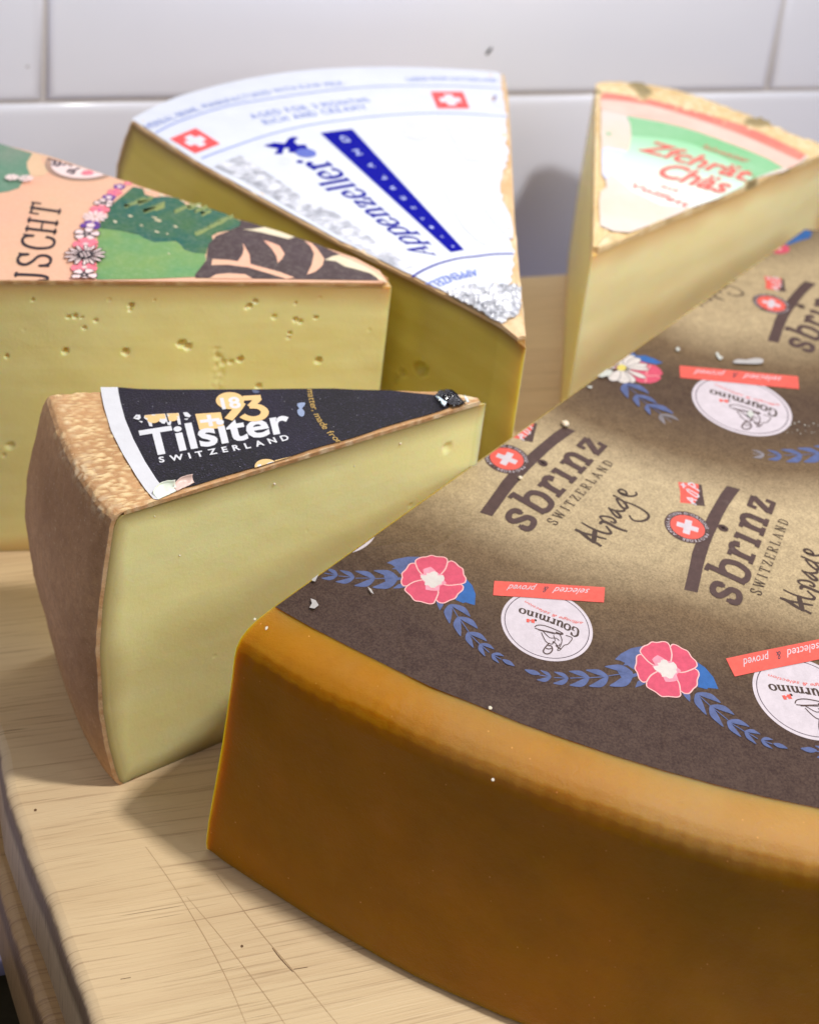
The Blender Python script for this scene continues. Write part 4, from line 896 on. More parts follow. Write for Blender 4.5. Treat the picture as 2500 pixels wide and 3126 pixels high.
for P in ([(163, 264), (235, 256), (215, 285), (170, 290)], [(255, 254), (355, 248), (365, 295), (320, 298), (290, 275)], [(372, 248), (485, 241), (492, 272), (450, 268), (398, 262)]): A.poly(qT(P), TG)
for c_, rx in (((250, 300), .017), ((430, 290), .014)): A.disc(qT([c_])[0], rx, TG, 24)
A.stroke(qT([(365, 245), (385, 300), (392, 330)]), .004, BF, 3)
for P in ([(55, 292), (82, 258), (122, 260), (127, 288), (108, 308), (76, 300)], [(530, 236), (570, 234), (606, 266), (592, 284), (548, 274)], [(103, 318), (145, 320), (138, 337)], [(540, 298), (582, 293), (570, 308), (550, 306)]): A.poly(qT(P), TW)
A.stroke(qT([(75, 285), (100, 280)]), .003, BF, 0); A.build('cow_print', ZT_ + .0012, tsheet)
A = Art(); A.group(text_path('matter, made from', qV([(338, 30), (352, 110), (385, 215), (450, 320), (515, 390), (590, 462)]), .021, .6), TGY); A.build('small_print', ZT_, tsheet, None, [(tF + inT * .006, -inT)])
A = Art(); K_SM = print_mat('smear_blue', srgb(132, 146, 176), .3, .1); A.poly(qT([(1630, 145), (1695, 140), (1690, 170), (1668, 195), (1690, 225), (1685, 265), (1660, 272), (1632, 255), (1622, 215), (1640, 195), (1622, 170)]), K_SM, 2); A.poly(qT([(1195, 15), (1262, 30), (1240, 50), (1200, 45)]), print_mat('smear_faint', srgb(72, 82, 110), .3, .1), 2)
A.build('smear_mark', ZT_ + .001, tsheet)
# curled torn film near the front edge of the label, and the crumpled black tip
def crumple(name, P, z, amp, mat, parent, seed, n=26, fold=1.0, th=.003):
    xs = [p.x for p in P]; ys = [p.y for p in P]; V = []; idx = {}; Fc = []
    def inside(q):
        c = False
        for i in range(len(P)):
            a, b = P[i], P[i - 1]
            if (a.y > q.y) != (b.y > q.y) and q.x < (b.x - a.x) * (q.y - a.y) / (b.y - a.y) + a.x: c = not c
        return c
    for i in range(n + 1):
        for j in range(n + 1):
            q = Vector((min(xs) + (max(xs) - min(xs)) * i / n, min(ys) + (max(ys) - min(ys)) * j / n))
            if inside(q):
                s = Vector((q.x * 22 * fold, q.y * 22 * fold, seed)); k = abs(noise.noise(s)) * 1.3 + .5 * abs(noise.noise(s * 2.3)); idx[i, j] = len(V); V.append((q.x + .006 * noise.noise(s + Vector((9, 0, 0))), q.y, z + amp * k))
    for (i, j), a in idx.items():
        if all(k in idx for k in ((i + 1, j), (i + 1, j + 1), (i, j + 1))): Fc.append([a, idx[i + 1, j], idx[i + 1, j + 1], idx[i, j + 1]])
    o = mesh(name, V, Fc, mat, parent, False); s = o.modifiers.new('t', 'SOLIDIFY'); s.thickness = th; return o
gl = Mat('shiny_black_film', .12, .6); gl.color(srgb(22, 21, 26)); 
crumple('crumpled_film', qV([(1290, 100), (1320, 55), (1370, 35), (1420, 50), (1470, 80), (1500, 105), (1545, 150), (1500, 165), (1440, 178), (1400, 160), (1330, 130)]), HT + .007, .013, gl.m, tl, 3, 30)
wf = Mat('white_film', .3, .5); wf.color(srgb(214, 232, 240)); wf.sss(.3, .01)
crumple('white_film_scrap', qV([(1285, 118), (1330, 128), (1380, 150), (1370, 184), (1340, 170), (1320, 145)]), HT + .012, .014, wf.m, tl, 5, 16)
crumple('white_film_scrap', qV([(1512, 95), (1530, 120), (1550, 150), (1535, 155), (1518, 125)]), HT + .012, .02, wf.m, tl, 6, 14)
cw = Mat('cream_film', .35, .4); cw.color(srgb(226, 232, 216)); cw.sss(.2, .01)
def peel(P0, P1, w, z, mat, lift, name, seed):
    V = []; n = 16; d = (P1 - P0); nn = Vector((-d.y, d.x)).normalized()
    for i in range(n + 1):
        t = i / n; wd = w * (.35 + .65 * math.sin(math.pi * min(1, t * .8 + .15)))
        for j in range(6):
            s = j / 5; a = s * 2.2; q = P0 + d * t + nn * wd * (math.sin(a) * .6 + s * .25); V.append((q.x, q.y, z + lift * (1 - math.cos(a)) * .5 * (.4 + t * .8) + .002 * noise.noise(Vector((t * 5, s * 3, seed)))))
    Fc = [[i * 6 + j, (i + 1) * 6 + j, (i + 1) * 6 + j + 1, i * 6 + j + 1] for i in range(n) for j in range(5)]
    o = mesh(name, V, Fc, mat, tl); s = o.modifiers.new('t', 'SOLIDIFY'); s.thickness = .0015
a, b = qT([(290, 1062), (485, 975)]); peel(a, b, .045, HT + .005, cw.m, .022, 'peeled_film', 1)
a, b = qT([(470, 985), (640, 905)]); pk = Mat('pink_film', .35, .4); pk.color(srgb(214, 186, 176)); peel(a, b, .030, HT + .006, pk.m, .020, 'peeled_film', 4)
# crumbs on the pale cut face
def face_crumb(px, py, r, seed, T, u, cn, parent_label, grp):
    s, z = at_vplane(px, py, T, u); r *= .6; q = T + u * s + cn * r * .1; V, Fc = sphere_blob((0, 0, 0), r, seed, .8, 2, .5)
    o = mesh('cheese_crumb', V, Fc, cr_m.m); o.location = (q.x, q.y, z); tag(o, parent_label, 'crumb', grp)
tcn = Vector((tu.y, -tu.x)); 
if tcn.dot(tB - tF) > 0: tcn = -tcn
for i, (x, y, r) in enumerate([(838, 1477, .0055), (1222, 1354, .006), (1082, 1423, .004), (549, 1696, .004), (473, 1576, .003)]):
    face_crumb(x, y, r, 60 + i, tT, tu, tcn, 'tiny pale crumb stuck on the smooth cut face of the black labelled wedge', 'crumbs on the pale cut face')

# ---- 3. wedge with the illustrated label, left
HG = 1.018
gT = at2((1196, 867), HG); gdir = (at2((0, 859), HG) - gT).normalized(); gF = gT + gdir * 1.42
gbd = (at2((0, 441), HG) - at2((362, 549), HG)).normalized(); gB = at2((0, 441), HG) + gbd * .12
gr = empty('cheese_wedge', (*((gT + gF + gB) / 3), 0), 'cheese wedge with small holes under a salmon label of flowers and trees', 'cheese', 'cheese wedges on the board')
gArc = [gF, gF.lerp(gB, .33) + gdir * .16, gF.lerp(gB, .66) + gdir * .16, gB]
gBc = [gB] + [at2(p, HG) for p in [(0, 441), (145, 476), (362, 548), (507, 596), (725, 671), (906, 727), (1087, 790), (1160, 829), (1186, 850)]] + [gT]
CH_G = cheese_mat('holey_cheese', srgb(240, 230, 170), srgb(230, 216, 148), srgb(204, 160, 102), .05)
z1r = Z(0, 400, 1250)
hl = [(555, 735, 15, .03), (549, 755, 9, .02), (140, 712, 9, .015), (290, 783, 12, .018), (320, 782, 12, .02), (345, 785, 8, .015), (405, 798, 12, .015), (357, 830, 13, .02), (278, 928, 18, .03), (530, 928, 19, .032), (765, 895, 22, .035), (790, 908, 20, .03), (1055, 735, 14, .025), (1075, 718, 14, .02), (1038, 745, 9, .015), (1153, 783, 14, .015), (1243, 795, 13, .022), (1265, 803, 13, .02), (1330, 785, 11, .03), (1220, 850, 12, .018), (1215, 868, 10, .012), (1343, 965, 18, .03), (1012, 962, 17, .03), (972, 972, 15, .016), (940, 976, 17, .012), (1090, 1074, 16, .025), (1245, 725, 8, .01), (650, 712, 5, .01), (30, 950, 12, .02), (18, 1365 / 1, 10, .01)]
pG = pits([(*z1r([(x, y)])[0], r * .725, d) for x, y, r, d in hl] + [(32, 1361, 15, .012)], gT, gdir)
sc1 = at_vplane(*z1r([(925, 900)])[0], gT, gdir)[0]
def dG(P, kd, r, f, cn, z):
    if kd == 'A' and .004 < r < .985 and .01 < z < HG - .014: return cut_disp(P, gT, gdir, cn, pG, .0014, [(sc1, .026, .009, .25, .78)])
    return P
profG = [(HG, -.01), (HG - .03, .0), (HG - .2, .03), (.5, .05), (.2, .03), (0, -.02)]
wedge('cheese_paste', CH_G, gr, [gT, gF], gArc, gBc, HG - .011, profG, nz=230, nA=420, nB=50, nArc=24, inset=.01, disp=dG, rindw=.085)
CR_G = crust_mat('tan_rind', srgb(190, 142, 92), srgb(160, 112, 66), srgb(220, 190, 140), srgb(230, 210, 170))
shell('crust', CR_G, gr, gT, gArc, [gT, gF], gBc, HG, profG, .0105, nth=60, nr=60, blob=lambda X, kd, v, f: (smooth01(.02 - f, 0, .02) * .5 * vorb(X, 50, .1) if kd == 't' else 0, 0), amp=.003)
gP = lambda p: at2(p, HG); zG = Z(0, 440, 420); zH = Z(300, 540, 1200); qG = lambda P: [gP(p) for p in zG(P)]; qH = lambda P: [gP(p) for p in zH(P)]
def paper(name, c, c2, worn=.0, sc=3): 
    m = Mat(name, .55, .4); col = m.mix(m.ramp(m.noise(sc, 4), [(.35, (0, 0, 0)), (.68, (1, 1, 1))]), c, c2); col = m.mix(m.ramp(m.noise(60, 3, .8), [(.45, (0, 0, 0)), (.75, (.09,) * 3)]), col, srgb(244, 232, 214))
    m.color(col); b = m.bump(m.noise(3, 3), .02, .4); m.bump(m.noise(80, 3), .0018, .6, b); return m.m
G_SAL = paper('label_salmon', srgb(232, 172, 144), srgb(216, 176, 142), 0, 4); G_GRN = paper('label_meadow', srgb(118, 152, 82), srgb(86, 144, 92), 0, 5); G_TRE = paper('label_tree', srgb(4, 86, 72), srgb(58, 100, 56), 0, 8); G_OLV = paper('label_olive', srgb(136, 148, 78), srgb(124, 140, 84), 0, 9)
G_BRN = paper('label_trunk', srgb(68, 50, 52), srgb(62, 44, 42), 0, 5); G_CRM = paper('label_worn', srgb(224, 210, 180), srgb(206, 190, 150), 0, 9); G_GG = paper('label_grey_green', srgb(118, 138, 118), srgb(84, 136, 108), 0, 3)
G_PNK = paper('label_pink', srgb(238, 116, 136), srgb(232, 120, 132)); G_PUR = paper('label_purple', srgb(92, 40, 140), srgb(110, 60, 150)); G_WHT = paper('label_pale', srgb(232, 206, 206), srgb(236, 212, 204)); G_BLK = print_mat('label_black', srgb(40, 26, 34), .5); G_TAN = paper('label_tan', srgb(212, 178, 140), srgb(226, 188, 150))
A = Art(); off_f = Vector((-gdir.y, gdir.x)); 
if off_f.dot(gB - gF) < 0: off_f = -off_f
front = [gT + gdir * s + off_f * (.004 + .0016 * noise.noise(Vector((s * 30, 2, 2)))) for s in [.012 + i * (1.41 - .012) / 60 for i in range(61)]]
A.poly(front + [gF.lerp(gB, .5) + gdir * .1] + gBc[:-2], G_SAL)
gsheet = A.build('paper_label', HG + .002, gr); gsheet['label'] = 'salmon label printed with flowers, trees and black capitals'
clipG = [(gT + off_f * .004, -off_f)]
def clip_back(nm, A, z=HG + .003): return A.build(nm, z, gsheet, None, clipG + [(p0, nrm) for p0, nrm in backclips])
def seg_clip(a, b):
    d = (b - a).normalized(); n = Vector((-d.y, d.x)); 
    if n.dot(gF - a) > 0: n = -n
    return (a - n * .001, n)
backclips = [seg_clip(gP((0, 440)), gP((362, 548)))]
A = Art()
A.poly(qG([(-400, -60), (0, 0), (420, 115), (395, 150), (340, 240), (345, 290), (385, 380), (360, 410), (300, 470), (240, 560), (120, 600), (0, 618), (-400, 700)]), G_GG)
A.poly(qG([(420, 115), (520, 140), (530, 230), (620, 340), (560, 400), (420, 420), (380, 380), (345, 300), (345, 240)]), G_TAN); clip_back('background_print', A)
A = Art()
A.poly(qH([(2, 305), (60, 312), (120, 318), (180, 332), (240, 345), (290, 370), (330, 385), (400, 380), (460, 383), (500, 420), (560, 440), (625, 452), (632, 490), (600, 540), (565, 590), (300, 602), (0, 606), (-10, 600), (-8, 450)]), G_GRN)
A.poly(qH([(205, 62), (262, 72), (275, 108), (330, 125), (400, 118), (470, 132), (520, 172), (620, 182), (700, 205), (745, 220), (780, 240), (832, 262), (830, 290), (770, 318), (700, 330), (665, 350), (672, 380), (640, 420), (632, 456), (560, 450), (505, 432), (480, 400), (455, 380), (330, 388), (270, 365), (235, 342), (180, 330), (130, 320), (60, 312), (0, 305), (25, 250), (60, 235), (50, 195), (100, 150), (150, 110)]), G_TRE)
rnd = random.Random(3)
for bx, by, ln, k in ((150, 170, 120, 12), (230, 150, 90, 9), (260, 200, 130, 13), (330, 185, 60, 8), (440, 200, 110, 12), (520, 180, 90, 9), (560, 330, 130, 13), (640, 290, 110, 11), (700, 260, 90, 10), (560, 200, 80, 8), (600, 215, 60, 7)):
    P = []; up = []
    for i in range(k * 2 + 1):
        t = i / (k * 2); P.append((bx + ln * t, by - ln * .42 * t + (14 if i % 2 else -7) + rnd.uniform(-4, 4)))
    low = [(bx + ln * t, by - ln * .42 * t + 24 + rnd.uniform(-5, 5)) for t in (1, .7, .4, .1)]
    A.poly(qH(P + low), G_OLV)
for x, y, w, h_ in ((190, 235, 32, 11), (350, 262, 50, 13), (370, 112, 40, 16), (100, 268, 26, 12), (255, 290, 24, 8), (455, 298, 30, 10), (345, 328, 30, 11), (405, 340, 18, 8), (590, 178, 40, 9), (330, 245, 40, 9), (415, 456, 18, 8), (290, 85, 40, 12), (500, 150, 30, 9)):
    A.poly(qH([(x + w * .5 * math.cos(a) * rnd.uniform(.6, 1.1), y + h_ * .5 * math.sin(a) * rnd.uniform(.6, 1.2) + math.cos(a) * 4) for a in [q * math.pi / 5 for q in range(10)]]), G_CRM)
clip_back('landscape_print', A, HG + .0035)
A = Art()
A.poly(qH([(832, 258), (890, 272), (960, 295), (1050, 325), (1140, 352), (1215, 378), (1290, 402), (1420, 462), (1500, 505), (1570, 545), (1640, 588), (1672, 612), (1300, 606), (900, 600), (570, 596), (566, 578), (600, 535), (634, 492), (640, 440), (645, 400), (675, 370), (690, 350), (760, 325), (830, 292)]), G_BRN)
for P in ([(845, 392), (862, 420), (885, 460), (890, 518), (850, 512), (815, 502), (845, 460), (852, 425)], [(966, 376), (1015, 390), (1060, 410), (1090, 455), (1075, 485), (1050, 510), (1042, 470), (1015, 425)], [(1205, 378), (1250, 395), (1280, 425), (1322, 485), (1310, 525), (1270, 560), (1220, 578), (1248, 520), (1262, 455), (1240, 410)], [(668, 487), (760, 492), (850, 505), (960, 535), (1060, 562), (1150, 596), (1100, 603), (1000, 572), (880, 536), (760, 520), (662, 522)], [(648, 600), (690, 577), (760, 570), (860, 576), (905, 602)], [(1605, 560), (1635, 590), (1660, 618), (1640, 615)]): A.poly(qH(P), G_SAL)
for P in ([(845, 312), (900, 312), (975, 300), (1060, 325), (1150, 358), (1110, 370), (1040, 352), (950, 330)], [(1325, 492), (1370, 470), (1410, 462), (1480, 495), (1560, 532), (1630, 570), (1695, 625), (1650, 612), (1590, 570), (1500, 545), (1440, 530), (1390, 500)]): A.poly(qH(P), G_CRM)
clip_back('trunk_print', A, HG + .004)
A = Art(); fr = Frame(*qG([(592, 1705), (782, 800)]), Vector((0, 0)))
fr.V0 = qG([(172, 1690)])[0] - qG([(592, 1705)])[0]; fr.V1 = qG([(400, 742)])[0] - qG([(782, 800)])[0]; rt = ratio_of(fr); st = []
for ch, a_, b_ in (('J', -.03, .095), ('S', .145, .325), ('C', .37, .575), ('H', .585, .80), ('T', .845, 1.01)): st += glyph(ch, fr, a_, b_, .145, rt, .55)
A.group(st, G_BLK); clip_back('lettering_print', A, HG + .004)
A = Art()
def fl(x, y, rpx, kind):
    c, e = qG([(x, y), (x + rpx, y)]); R = (e - c).length; rnd = random.Random(int(x * 7 + y)); n = 5; a0 = rnd.uniform(0, 1)
    def petals(n, r0, r1, w, mt, ln=None):
        for k in range(n):
            a = a0 + 2 * math.pi * k / n; d = Vector((math.cos(a), math.sin(a))); nn = Vector((-d.y, d.x)); P = catmull([c + d * r0 * R, c + d * (r0 + r1) * .5 * R + nn * w * R * .8, c + d * r1 * .88 * R + nn * w * R, c + d * r1 * R, c + d * r1 * .88 * R - nn * w * R, c + d * (r0 + r1) * .5 * R - nn * w * R * .8], 3, True)
            A.poly(P, mt)
            if ln: A.stroke(P, .0032, ln, 0, True)
    if kind == 'p': petals(5, .05, 1, .42, G_PNK); A.disc(c, R * .2, G_WHT, 12)
    if kind == 'k': petals(5, .05, 1, .42, G_PNK); A.disc(c, R * .16, G_PUR, 12)
    if kind == 'v': petals(5, .1, 1, .42, G_PUR); A.disc(c, R * .42, G_WHT, 14)
    if kind == 'w': petals(5, .1, 1, .36, G_WHT, G_BLK); A.disc(c, R * .33, G_BLK, 14); A.disc(c, R * .10, G_WHT, 8)
    if kind == 'a': petals(11, .1, 1, .15, G_WHT)
    if kind == 'f': petals(8, .1, 1, .25, G_WHT)
    if kind == 'e':
        petals(9, .2, .8, .13, G_WHT, G_BLK); petals(14, .3, 1, .085, G_WHT, G_BLK); A.disc(c, R * .38, G_BLK, 20)
        for k in range(7):
            t = 2 * math.pi * k / 6; A.disc(c + Vector((math.cos(t), math.sin(t))) * R * (.2 if k < 6 else 0), R * .065, G_WHT, 8)
for x, y, r, k in ((1610, 500, 55, 'p'), (1500, 545, 78, 'v'), (1440, 618, 100, 'k'), (1370, 682, 90, 'v'), (1305, 756, 125, 'w'), (1250, 842, 130, 'k'), (1195, 930, 160, 'a'), (1140, 1040, 130, 'v'), (1090, 1150, 165, 'w'), (1078, 1280, 165, 'p'), (1062, 1570, 170, 'p'), (1070, 1422, 265, 'e'), (1060, 1680, 165, 'w'), (155, 455, 90, 'f'), (330, 470, 100, 'a'), ): fl(x, y, r, k)
clip_back('flower_chain_print', A, HG + .004)
K_RNG = print_mat('ring_ink', srgb(170, 140, 124)); A = Art(); cc = qG([(1050, 260)])[0]; rr_ = (qG([(1050, 462)])[0] - cc).length
A.disc(cc, rr_ * .90, G_WHT, 60); A.ring(cc, rr_, .010, K_RNG); A.ring(cc, rr_ * .91, .007, K_RNG)
for P in ([(600, 190), (680, 215), (700, 260)], [(650, 260), (740, 290)], [(700, 200), (760, 240), (740, 280)], [(790, 280), (850, 250), (900, 290)], [(850, 370), (890, 330), (930, 370), (880, 385)], [(930, 340), (1000, 310)]): A.stroke(qG(P), .012, K_LINE, 4)
A.poly(qG([(1010, 380), (1060, 345), (1130, 340), (1190, 370), (1150, 400), (1060, 405)]), G_PNK); A.build('round_emblem_print', HG + .004, gsheet, None, [seg_clip(gP((0, 440)), gP((362, 548))), seg_clip(gP((145, 475)), gP((362, 548)))])
# ---- 4. blue and white foil-labelled wedge, back
HA = 1.0
aT = at2((1607, 1052), HA); aF = at2((398, 369), HA); aB = at2((1537, 226), HA)
ap = empty('cheese_wedge', (*((aT + aF + aB) / 3), 0), 'cheese wedge under a white foil label with blue lettering and two red flags', 'cheese', 'cheese wedges on the board')
aArc = [at2(p, HA) for p in [(398, 369), (501, 316), (599, 282), (727, 250), (878, 224), (1029, 211), (1217, 208), (1368, 213), (1470, 219), (1537, 226)]]
aA = [aT] + [at2(p, HA) for p in [(1587, 1036), (1526, 990), (1406, 925), (1255, 848), (1029, 738), (802, 612), (599, 499)]] + [aF]
aBc = [aB] + [at2(p, HA) for p in [(1550, 293), (1557, 406), (1565, 557), (1570, 670), (1584, 821), (1595, 934), (1603, 1009)]] + [aT]
CH_A = cheese_mat('olive_yellow_cheese', srgb(222, 206, 108), srgb(208, 188, 86), srgb(140, 104, 48), .05)
au = (aF - aT).normalized(); pA = pits([(1277, 1131, 22, .04), (1222, 1140, 12, .02), (1205, 1152, 10, .015), (1200, 1165, 10, .01)], aT, au)
def dA(P, kd, r, f, cn, z):
    if kd == 'A' and .01 < r < .985 and .01 < z < HA - .015: return cut_disp(P, aT, au, cn, pA)
    return P
profA = [(HA, -.01), (HA - .02, .0), (HA - .08, .03), (HA - .22, .075), (.5, .10), (.2, .06), (0, 0)]
wedge('cheese_paste', CH_A, ap, aA, aArc, aBc, HA - .013, profA, nz=120, nA=260, nB=60, nArc=50, inset=.012, disp=dA, rindw=.06)
CR_A = crust_mat('beige_crust', srgb(222, 192, 150), srgb(200, 160, 112), srgb(236, 214, 178), srgb(240, 226, 200))
shell('crust', CR_A, ap, aT, aArc, aA, aBc, HA, profA, .012, nth=90, nr=70, blob=lambda X, kd, v, f: ((.7 * vorb(X, 24, .1) * (.5 + noise.noise(X * 8)) if f > .93 or v < .2 or f < .03 else 0) if kd == 't' else 0, 0), amp=.012, rough=.004)
aP = lambda p: at2(p, HA); mkq = lambda *z: (lambda P, f=Z(*z): [aP(p) for p in f(P)])
qP = mkq(750, 380, 1450); qQ = mkq(380, 200, 1150); qR = mkq(1200, 200, 1620); q2 = mkq(350, 180, 1650)
def foil_white():
    m = Mat('white_foil_print', .34, .5); m.color(m.mix(m.ramp(m.noise(7, 4), [(.4, (0, 0, 0)), (.7, (1, 1, 1))]), (.62, .65, .72, 1), (.66, .69, .75, 1))); b = m.bump(m.noise(1.8, 3), .03, .5); m.bump(m.noise(26, 4, .6), .004, .5, b); return m.m
def silver():
    m = Mat('silver_foil', .30, .5); m.b.inputs['Metallic'].default_value = .35; m.color(m.mix(m.ramp(m.noise(18, 4), [(.4, (0, 0, 0)), (.6, (1, 1, 1))]), (.40, .41, .45, 1), (.80, .81, .85, 1)))
    b = m.bump(m.noise(16, 3), .03, .7); m.bump(m.noise(40, 4, .7), .006, .8, b); return m.m
A_W = foil_white(); A_S = silver(); A_B = print_mat('ink_royal_blue', (.002, .003, .27, 1), .6, .05, spec=.05); A_B2 = print_mat('ink_light_blue', srgb(112, 134, 208), .4, .05); A_R = print_mat('ink_swiss_red', srgb(226, 70, 70), .4, .05); A_F = print_mat('foil_grey', srgb(206, 208, 220), .35, .05, 24, .6)
A = Art(); inA = Vector((-au.y, au.x)); 
if inA.dot(aB - aF) < 0: inA = -inA
right = q2([(1556, 60), (1572, 88), (1562, 105), (1578, 150), (1582, 210), (1588, 250), (1584, 330), (1596, 400), (1578, 455), (1568, 500), (1566, 560), (1592, 640), (1608, 740), (1618, 800), (1610, 880), (1600, 925), (1618, 945)])
rg = random.Random(11); rr2 = []
for a, b in zip(right, right[1:]):
    for k in range(4): rr2.append(a.lerp(b, k / 4) + Vector((rg.uniform(-.010, .004), rg.uniform(-.006, .006))))
left = [aT + au * s for s in [.14 + (1.99 - .14) * k / 40 for k in range(41)]]
leftw = resample([aP(p) for p in [(1455, 952), (1406, 925), (1255, 848), (1029, 738), (802, 612), (599, 499), (398, 369)]], 40)
leftw = [p + inA * (.008 + .004 * noise.noise(Vector((i * .8, 3, 0)))) for i, p in enumerate(leftw)]
A.poly(leftw + [p for p in resample(catmull(aArc, 6), 60)[1:-1]] + rr2, A_W)
asheet = A.build('foil_label', HA + .006, ap); asheet['label'] = 'white and blue printed foil with torn silver patches and ragged right side'
ZA = HA + .0072
A = Art()
A.poly(q2([(1350, 962), (1420, 935), (1500, 938), (1560, 925), (1640, 940), (1645, 1000), (1632, 1050), (1590, 1075), (1560, 1078), (1500, 1050), (1440, 1012), (1390, 985)]), A_S)
tipm = crumple('torn_silver_foil', q2([(1340, 962), (1420, 925), (1500, 935), (1560, 918), (1642, 935), (1648, 1000), (1634, 1052), (1560, 1080), (1500, 1050), (1440, 1012), (1385, 985)]), HA + .008, .020, A_S, ap, 9, 60, 1.4)
A = Art()
A.poly(qQ([(610, 702), (690, 665), (790, 625), (860, 665), (960, 735), (1080, 812), (1200, 900)]) + qP([(700, 690), (860, 800), (960, 880), (1100, 985), (1190, 1050), (1265, 1085), (1180, 1100), (1050, 1040), (900, 960), (750, 875), (600, 790), (450, 705), (300, 620), (150, 530), (0, 440)]), A_S)
A.build('silver_band_print', ZA, asheet)
A = Art()
A.poly(qR([(120, 750), (230, 710), (330, 740), (430, 830), (455, 930), (350, 955), (230, 950), (120, 870)]), A_F, 2); A.poly(qR([(645, 742), (850, 735), (1060, 742), (1140, 950), (1240, 1200), (1100, 1220), (900, 1210), (780, 1010), (700, 880)]), A_F)
A.poly(q2([(1470, 520), (1540, 515), (1560, 570), (1600, 640), (1610, 735), (1560, 700), (1500, 620)]), A_F, 2); A.poly(q2([(1330, 530), (1400, 570), (1450, 640), (1520, 700), (1500, 760), (1420, 700), (1370, 620)]), A_F, 2)
A.build('faded_foil_print', ZA, asheet)
A = Art()
for P, w, mt in (([(469, 414), (550, 374), (693, 329), (827, 305), (1005, 280), (1150, 268), (1300, 266), (1400, 267), (1525, 273)], .011, A_B2), ([(599, 495), (693, 459), (827, 414), (961, 383), (1150, 359), (1273, 351), (1370, 350), (1444, 353), (1548, 360)], .010, A_B2), ([(1254, 853), (1290, 831), (1339, 810), (1400, 794), (1450, 788), (1510, 781), (1566, 780)], .010, A_B)):
    A.stroke([aP(p) for p in P], w * .8, mt, 5)
A.group(text_path('HERBAL BRINE. MANUFACTURED WITH RAW MILK', qQ([(175, 445), (330, 385), (560, 305), (800, 245), (1050, 195), (1300, 160), (1510, 140)]), .046, 1.8, 0), A_B2)
A.group(text_path('CHEESE FROM SWITZERLAND', qR([(175, 220), (500, 205), (900, 210), (1310, 228)]), .046, 1.8, 0), A_B2)
A.group(text_path('AGED FOR 3 MONTHS', qQ([(875, 378), (1100, 335), (1400, 292), (1690, 258)]), .050, 2.0, 0), A_B2)
A.group(text_path('RICH AND CREAMY', qQ([(965, 418), (1150, 382), (1400, 340), (1675, 308)]), .050, 2.0, 0), A_B2)
A.group(text_path('APPENZELLER', qP([(1730, 1105), (1640, 1115), (1500, 1150), (1380, 1200), (1260, 1250)]), .042, 1.0, .01), A_B2)
A.build('small_print', ZA, asheet, None, [(aT + inA * .006, -inA)])
for nm, Pq, mk in (('a', [(310, 512), (488, 438), (656, 545), (484, 613)], qQ), ('b', [(468, 345), (870, 345), (958, 556), (552, 556)], qR)):
    A = Art(); P = mk(Pq); A.poly(P, A_R)
    bl = lambda u, v, P=P: (P[0].lerp(P[1], u)).lerp(P[3].lerp(P[2], u), v); t = .13; L = .32
    A.poly([bl(.5 + x, .5 + y) for x, y in [(-L, -t), (-t, -t), (-t, -L), (t, -L), (t, -t), (L, -t), (L, t), (t, t), (t, L), (-t, L), (-t, t), (-L, t)]], A_W); A.build('flag_print', ZA, asheet)
A = Art(); bar = qP([(560, 75), (800, 45), (1640, 956), (1540, 974)]); A.poly(bar, A_B)
K_BW = print_mat('bar_lettering', srgb(190, 200, 240), .4, .05)
for ch, x, y, k in (('S', 1555, 930, .3), ('W', 1475, 858, .34), ('I', 1395, 787, .38), ('T', 1330, 722, .44), ('Z', 1258, 642, .50), ('E', 1180, 567, .55), ('R', 1100, 490, .6), ('L', 1030, 412, .66), ('A', 938, 325, .72), ('N', 838, 226, .82), ('D', 740, 125, .95)):
    c, e_, f_ = qP([(x, y), (x - 50, y - 50), (x - 52, y + 6)]); du = (e_ - c) * k * .9; dv = (f_ - c) * k * 1.1; v, f = norm_text(ch, .015, 0)
    A.group([([c + du * (p.x - .5) + dv * (p.y - .5) for p in v], f)], K_BW)
A.build('banner_print', ZA, asheet)
A = Art(); fr = Frame(*qP([(1432, 1000), (590, 262)]), Vector((0, 0)))
fr.V0 = qP([(1262, 990)])[0] - qP([(1432, 1000)])[0]; fr.V1 = qP([(385, 310)])[0] - qP([(590, 262)])[0]
ws = [('A', 1.0), ('p', .86), ('p', .86), ('e', .74), ('n', .9), ('z', .78), ('e', .74), ('l', .42), ('l', .42), ('e', .74), ('r', .66)]; st = []; x = 0; tot = 0; L = []
for i, (ch, w) in enumerate(ws): g_ = w * (1 + .55 * i / 10); L.append((ch, tot, tot + g_ * .9)); tot += g_
for ch, a_, b_ in L:
    sx = fr.V0.lerp(fr.V1, a_ / tot).length; rt = fr.U.length / (sx * (.76 if ch != 'A' else .72))
    sc_ = .76 if ch != 'A' else .72
    class Fx(Frame): pass
    ff = Fx(fr.O, fr.O + fr.U, fr.V0 * sc_, fr.V1 * sc_); st += glyph(ch, ff, a_ / tot, b_ / tot, .27, rt, .45)
A.group(st, A_B); A.build('lettering_print', ZA, asheet)
A = Art()
A.poly(qP([(135, 170), (215, 148), (295, 155), (320, 118), (355, 103), (400, 112), (372, 130), (365, 142), (390, 165), (450, 162), (468, 195), (420, 210), (370, 225), (322, 222), (325, 190), (290, 190), (275, 235), (215, 234), (245, 195), (190, 185)]), A_B)
c, e_ = qP([(452, 226), (530, 226)]); A.disc(c, (e_ - c).length, print_mat('ink_mid_blue', srgb(58, 70, 170), .4), 36); A.ring(c, (e_ - c).length * .72, .006, A_B2); A.ring(c, (e_ - c).length * .3, .006, A_B2)
c = qP([(408, 292)])[0]; A.disc(c, .014, A_B, 16)
c, e_ = qP([(295, 288), (338, 288)]); A.ring(c, (e_ - c).length, .004, A_F); A.build('bear_emblem_print', ZA, asheet)
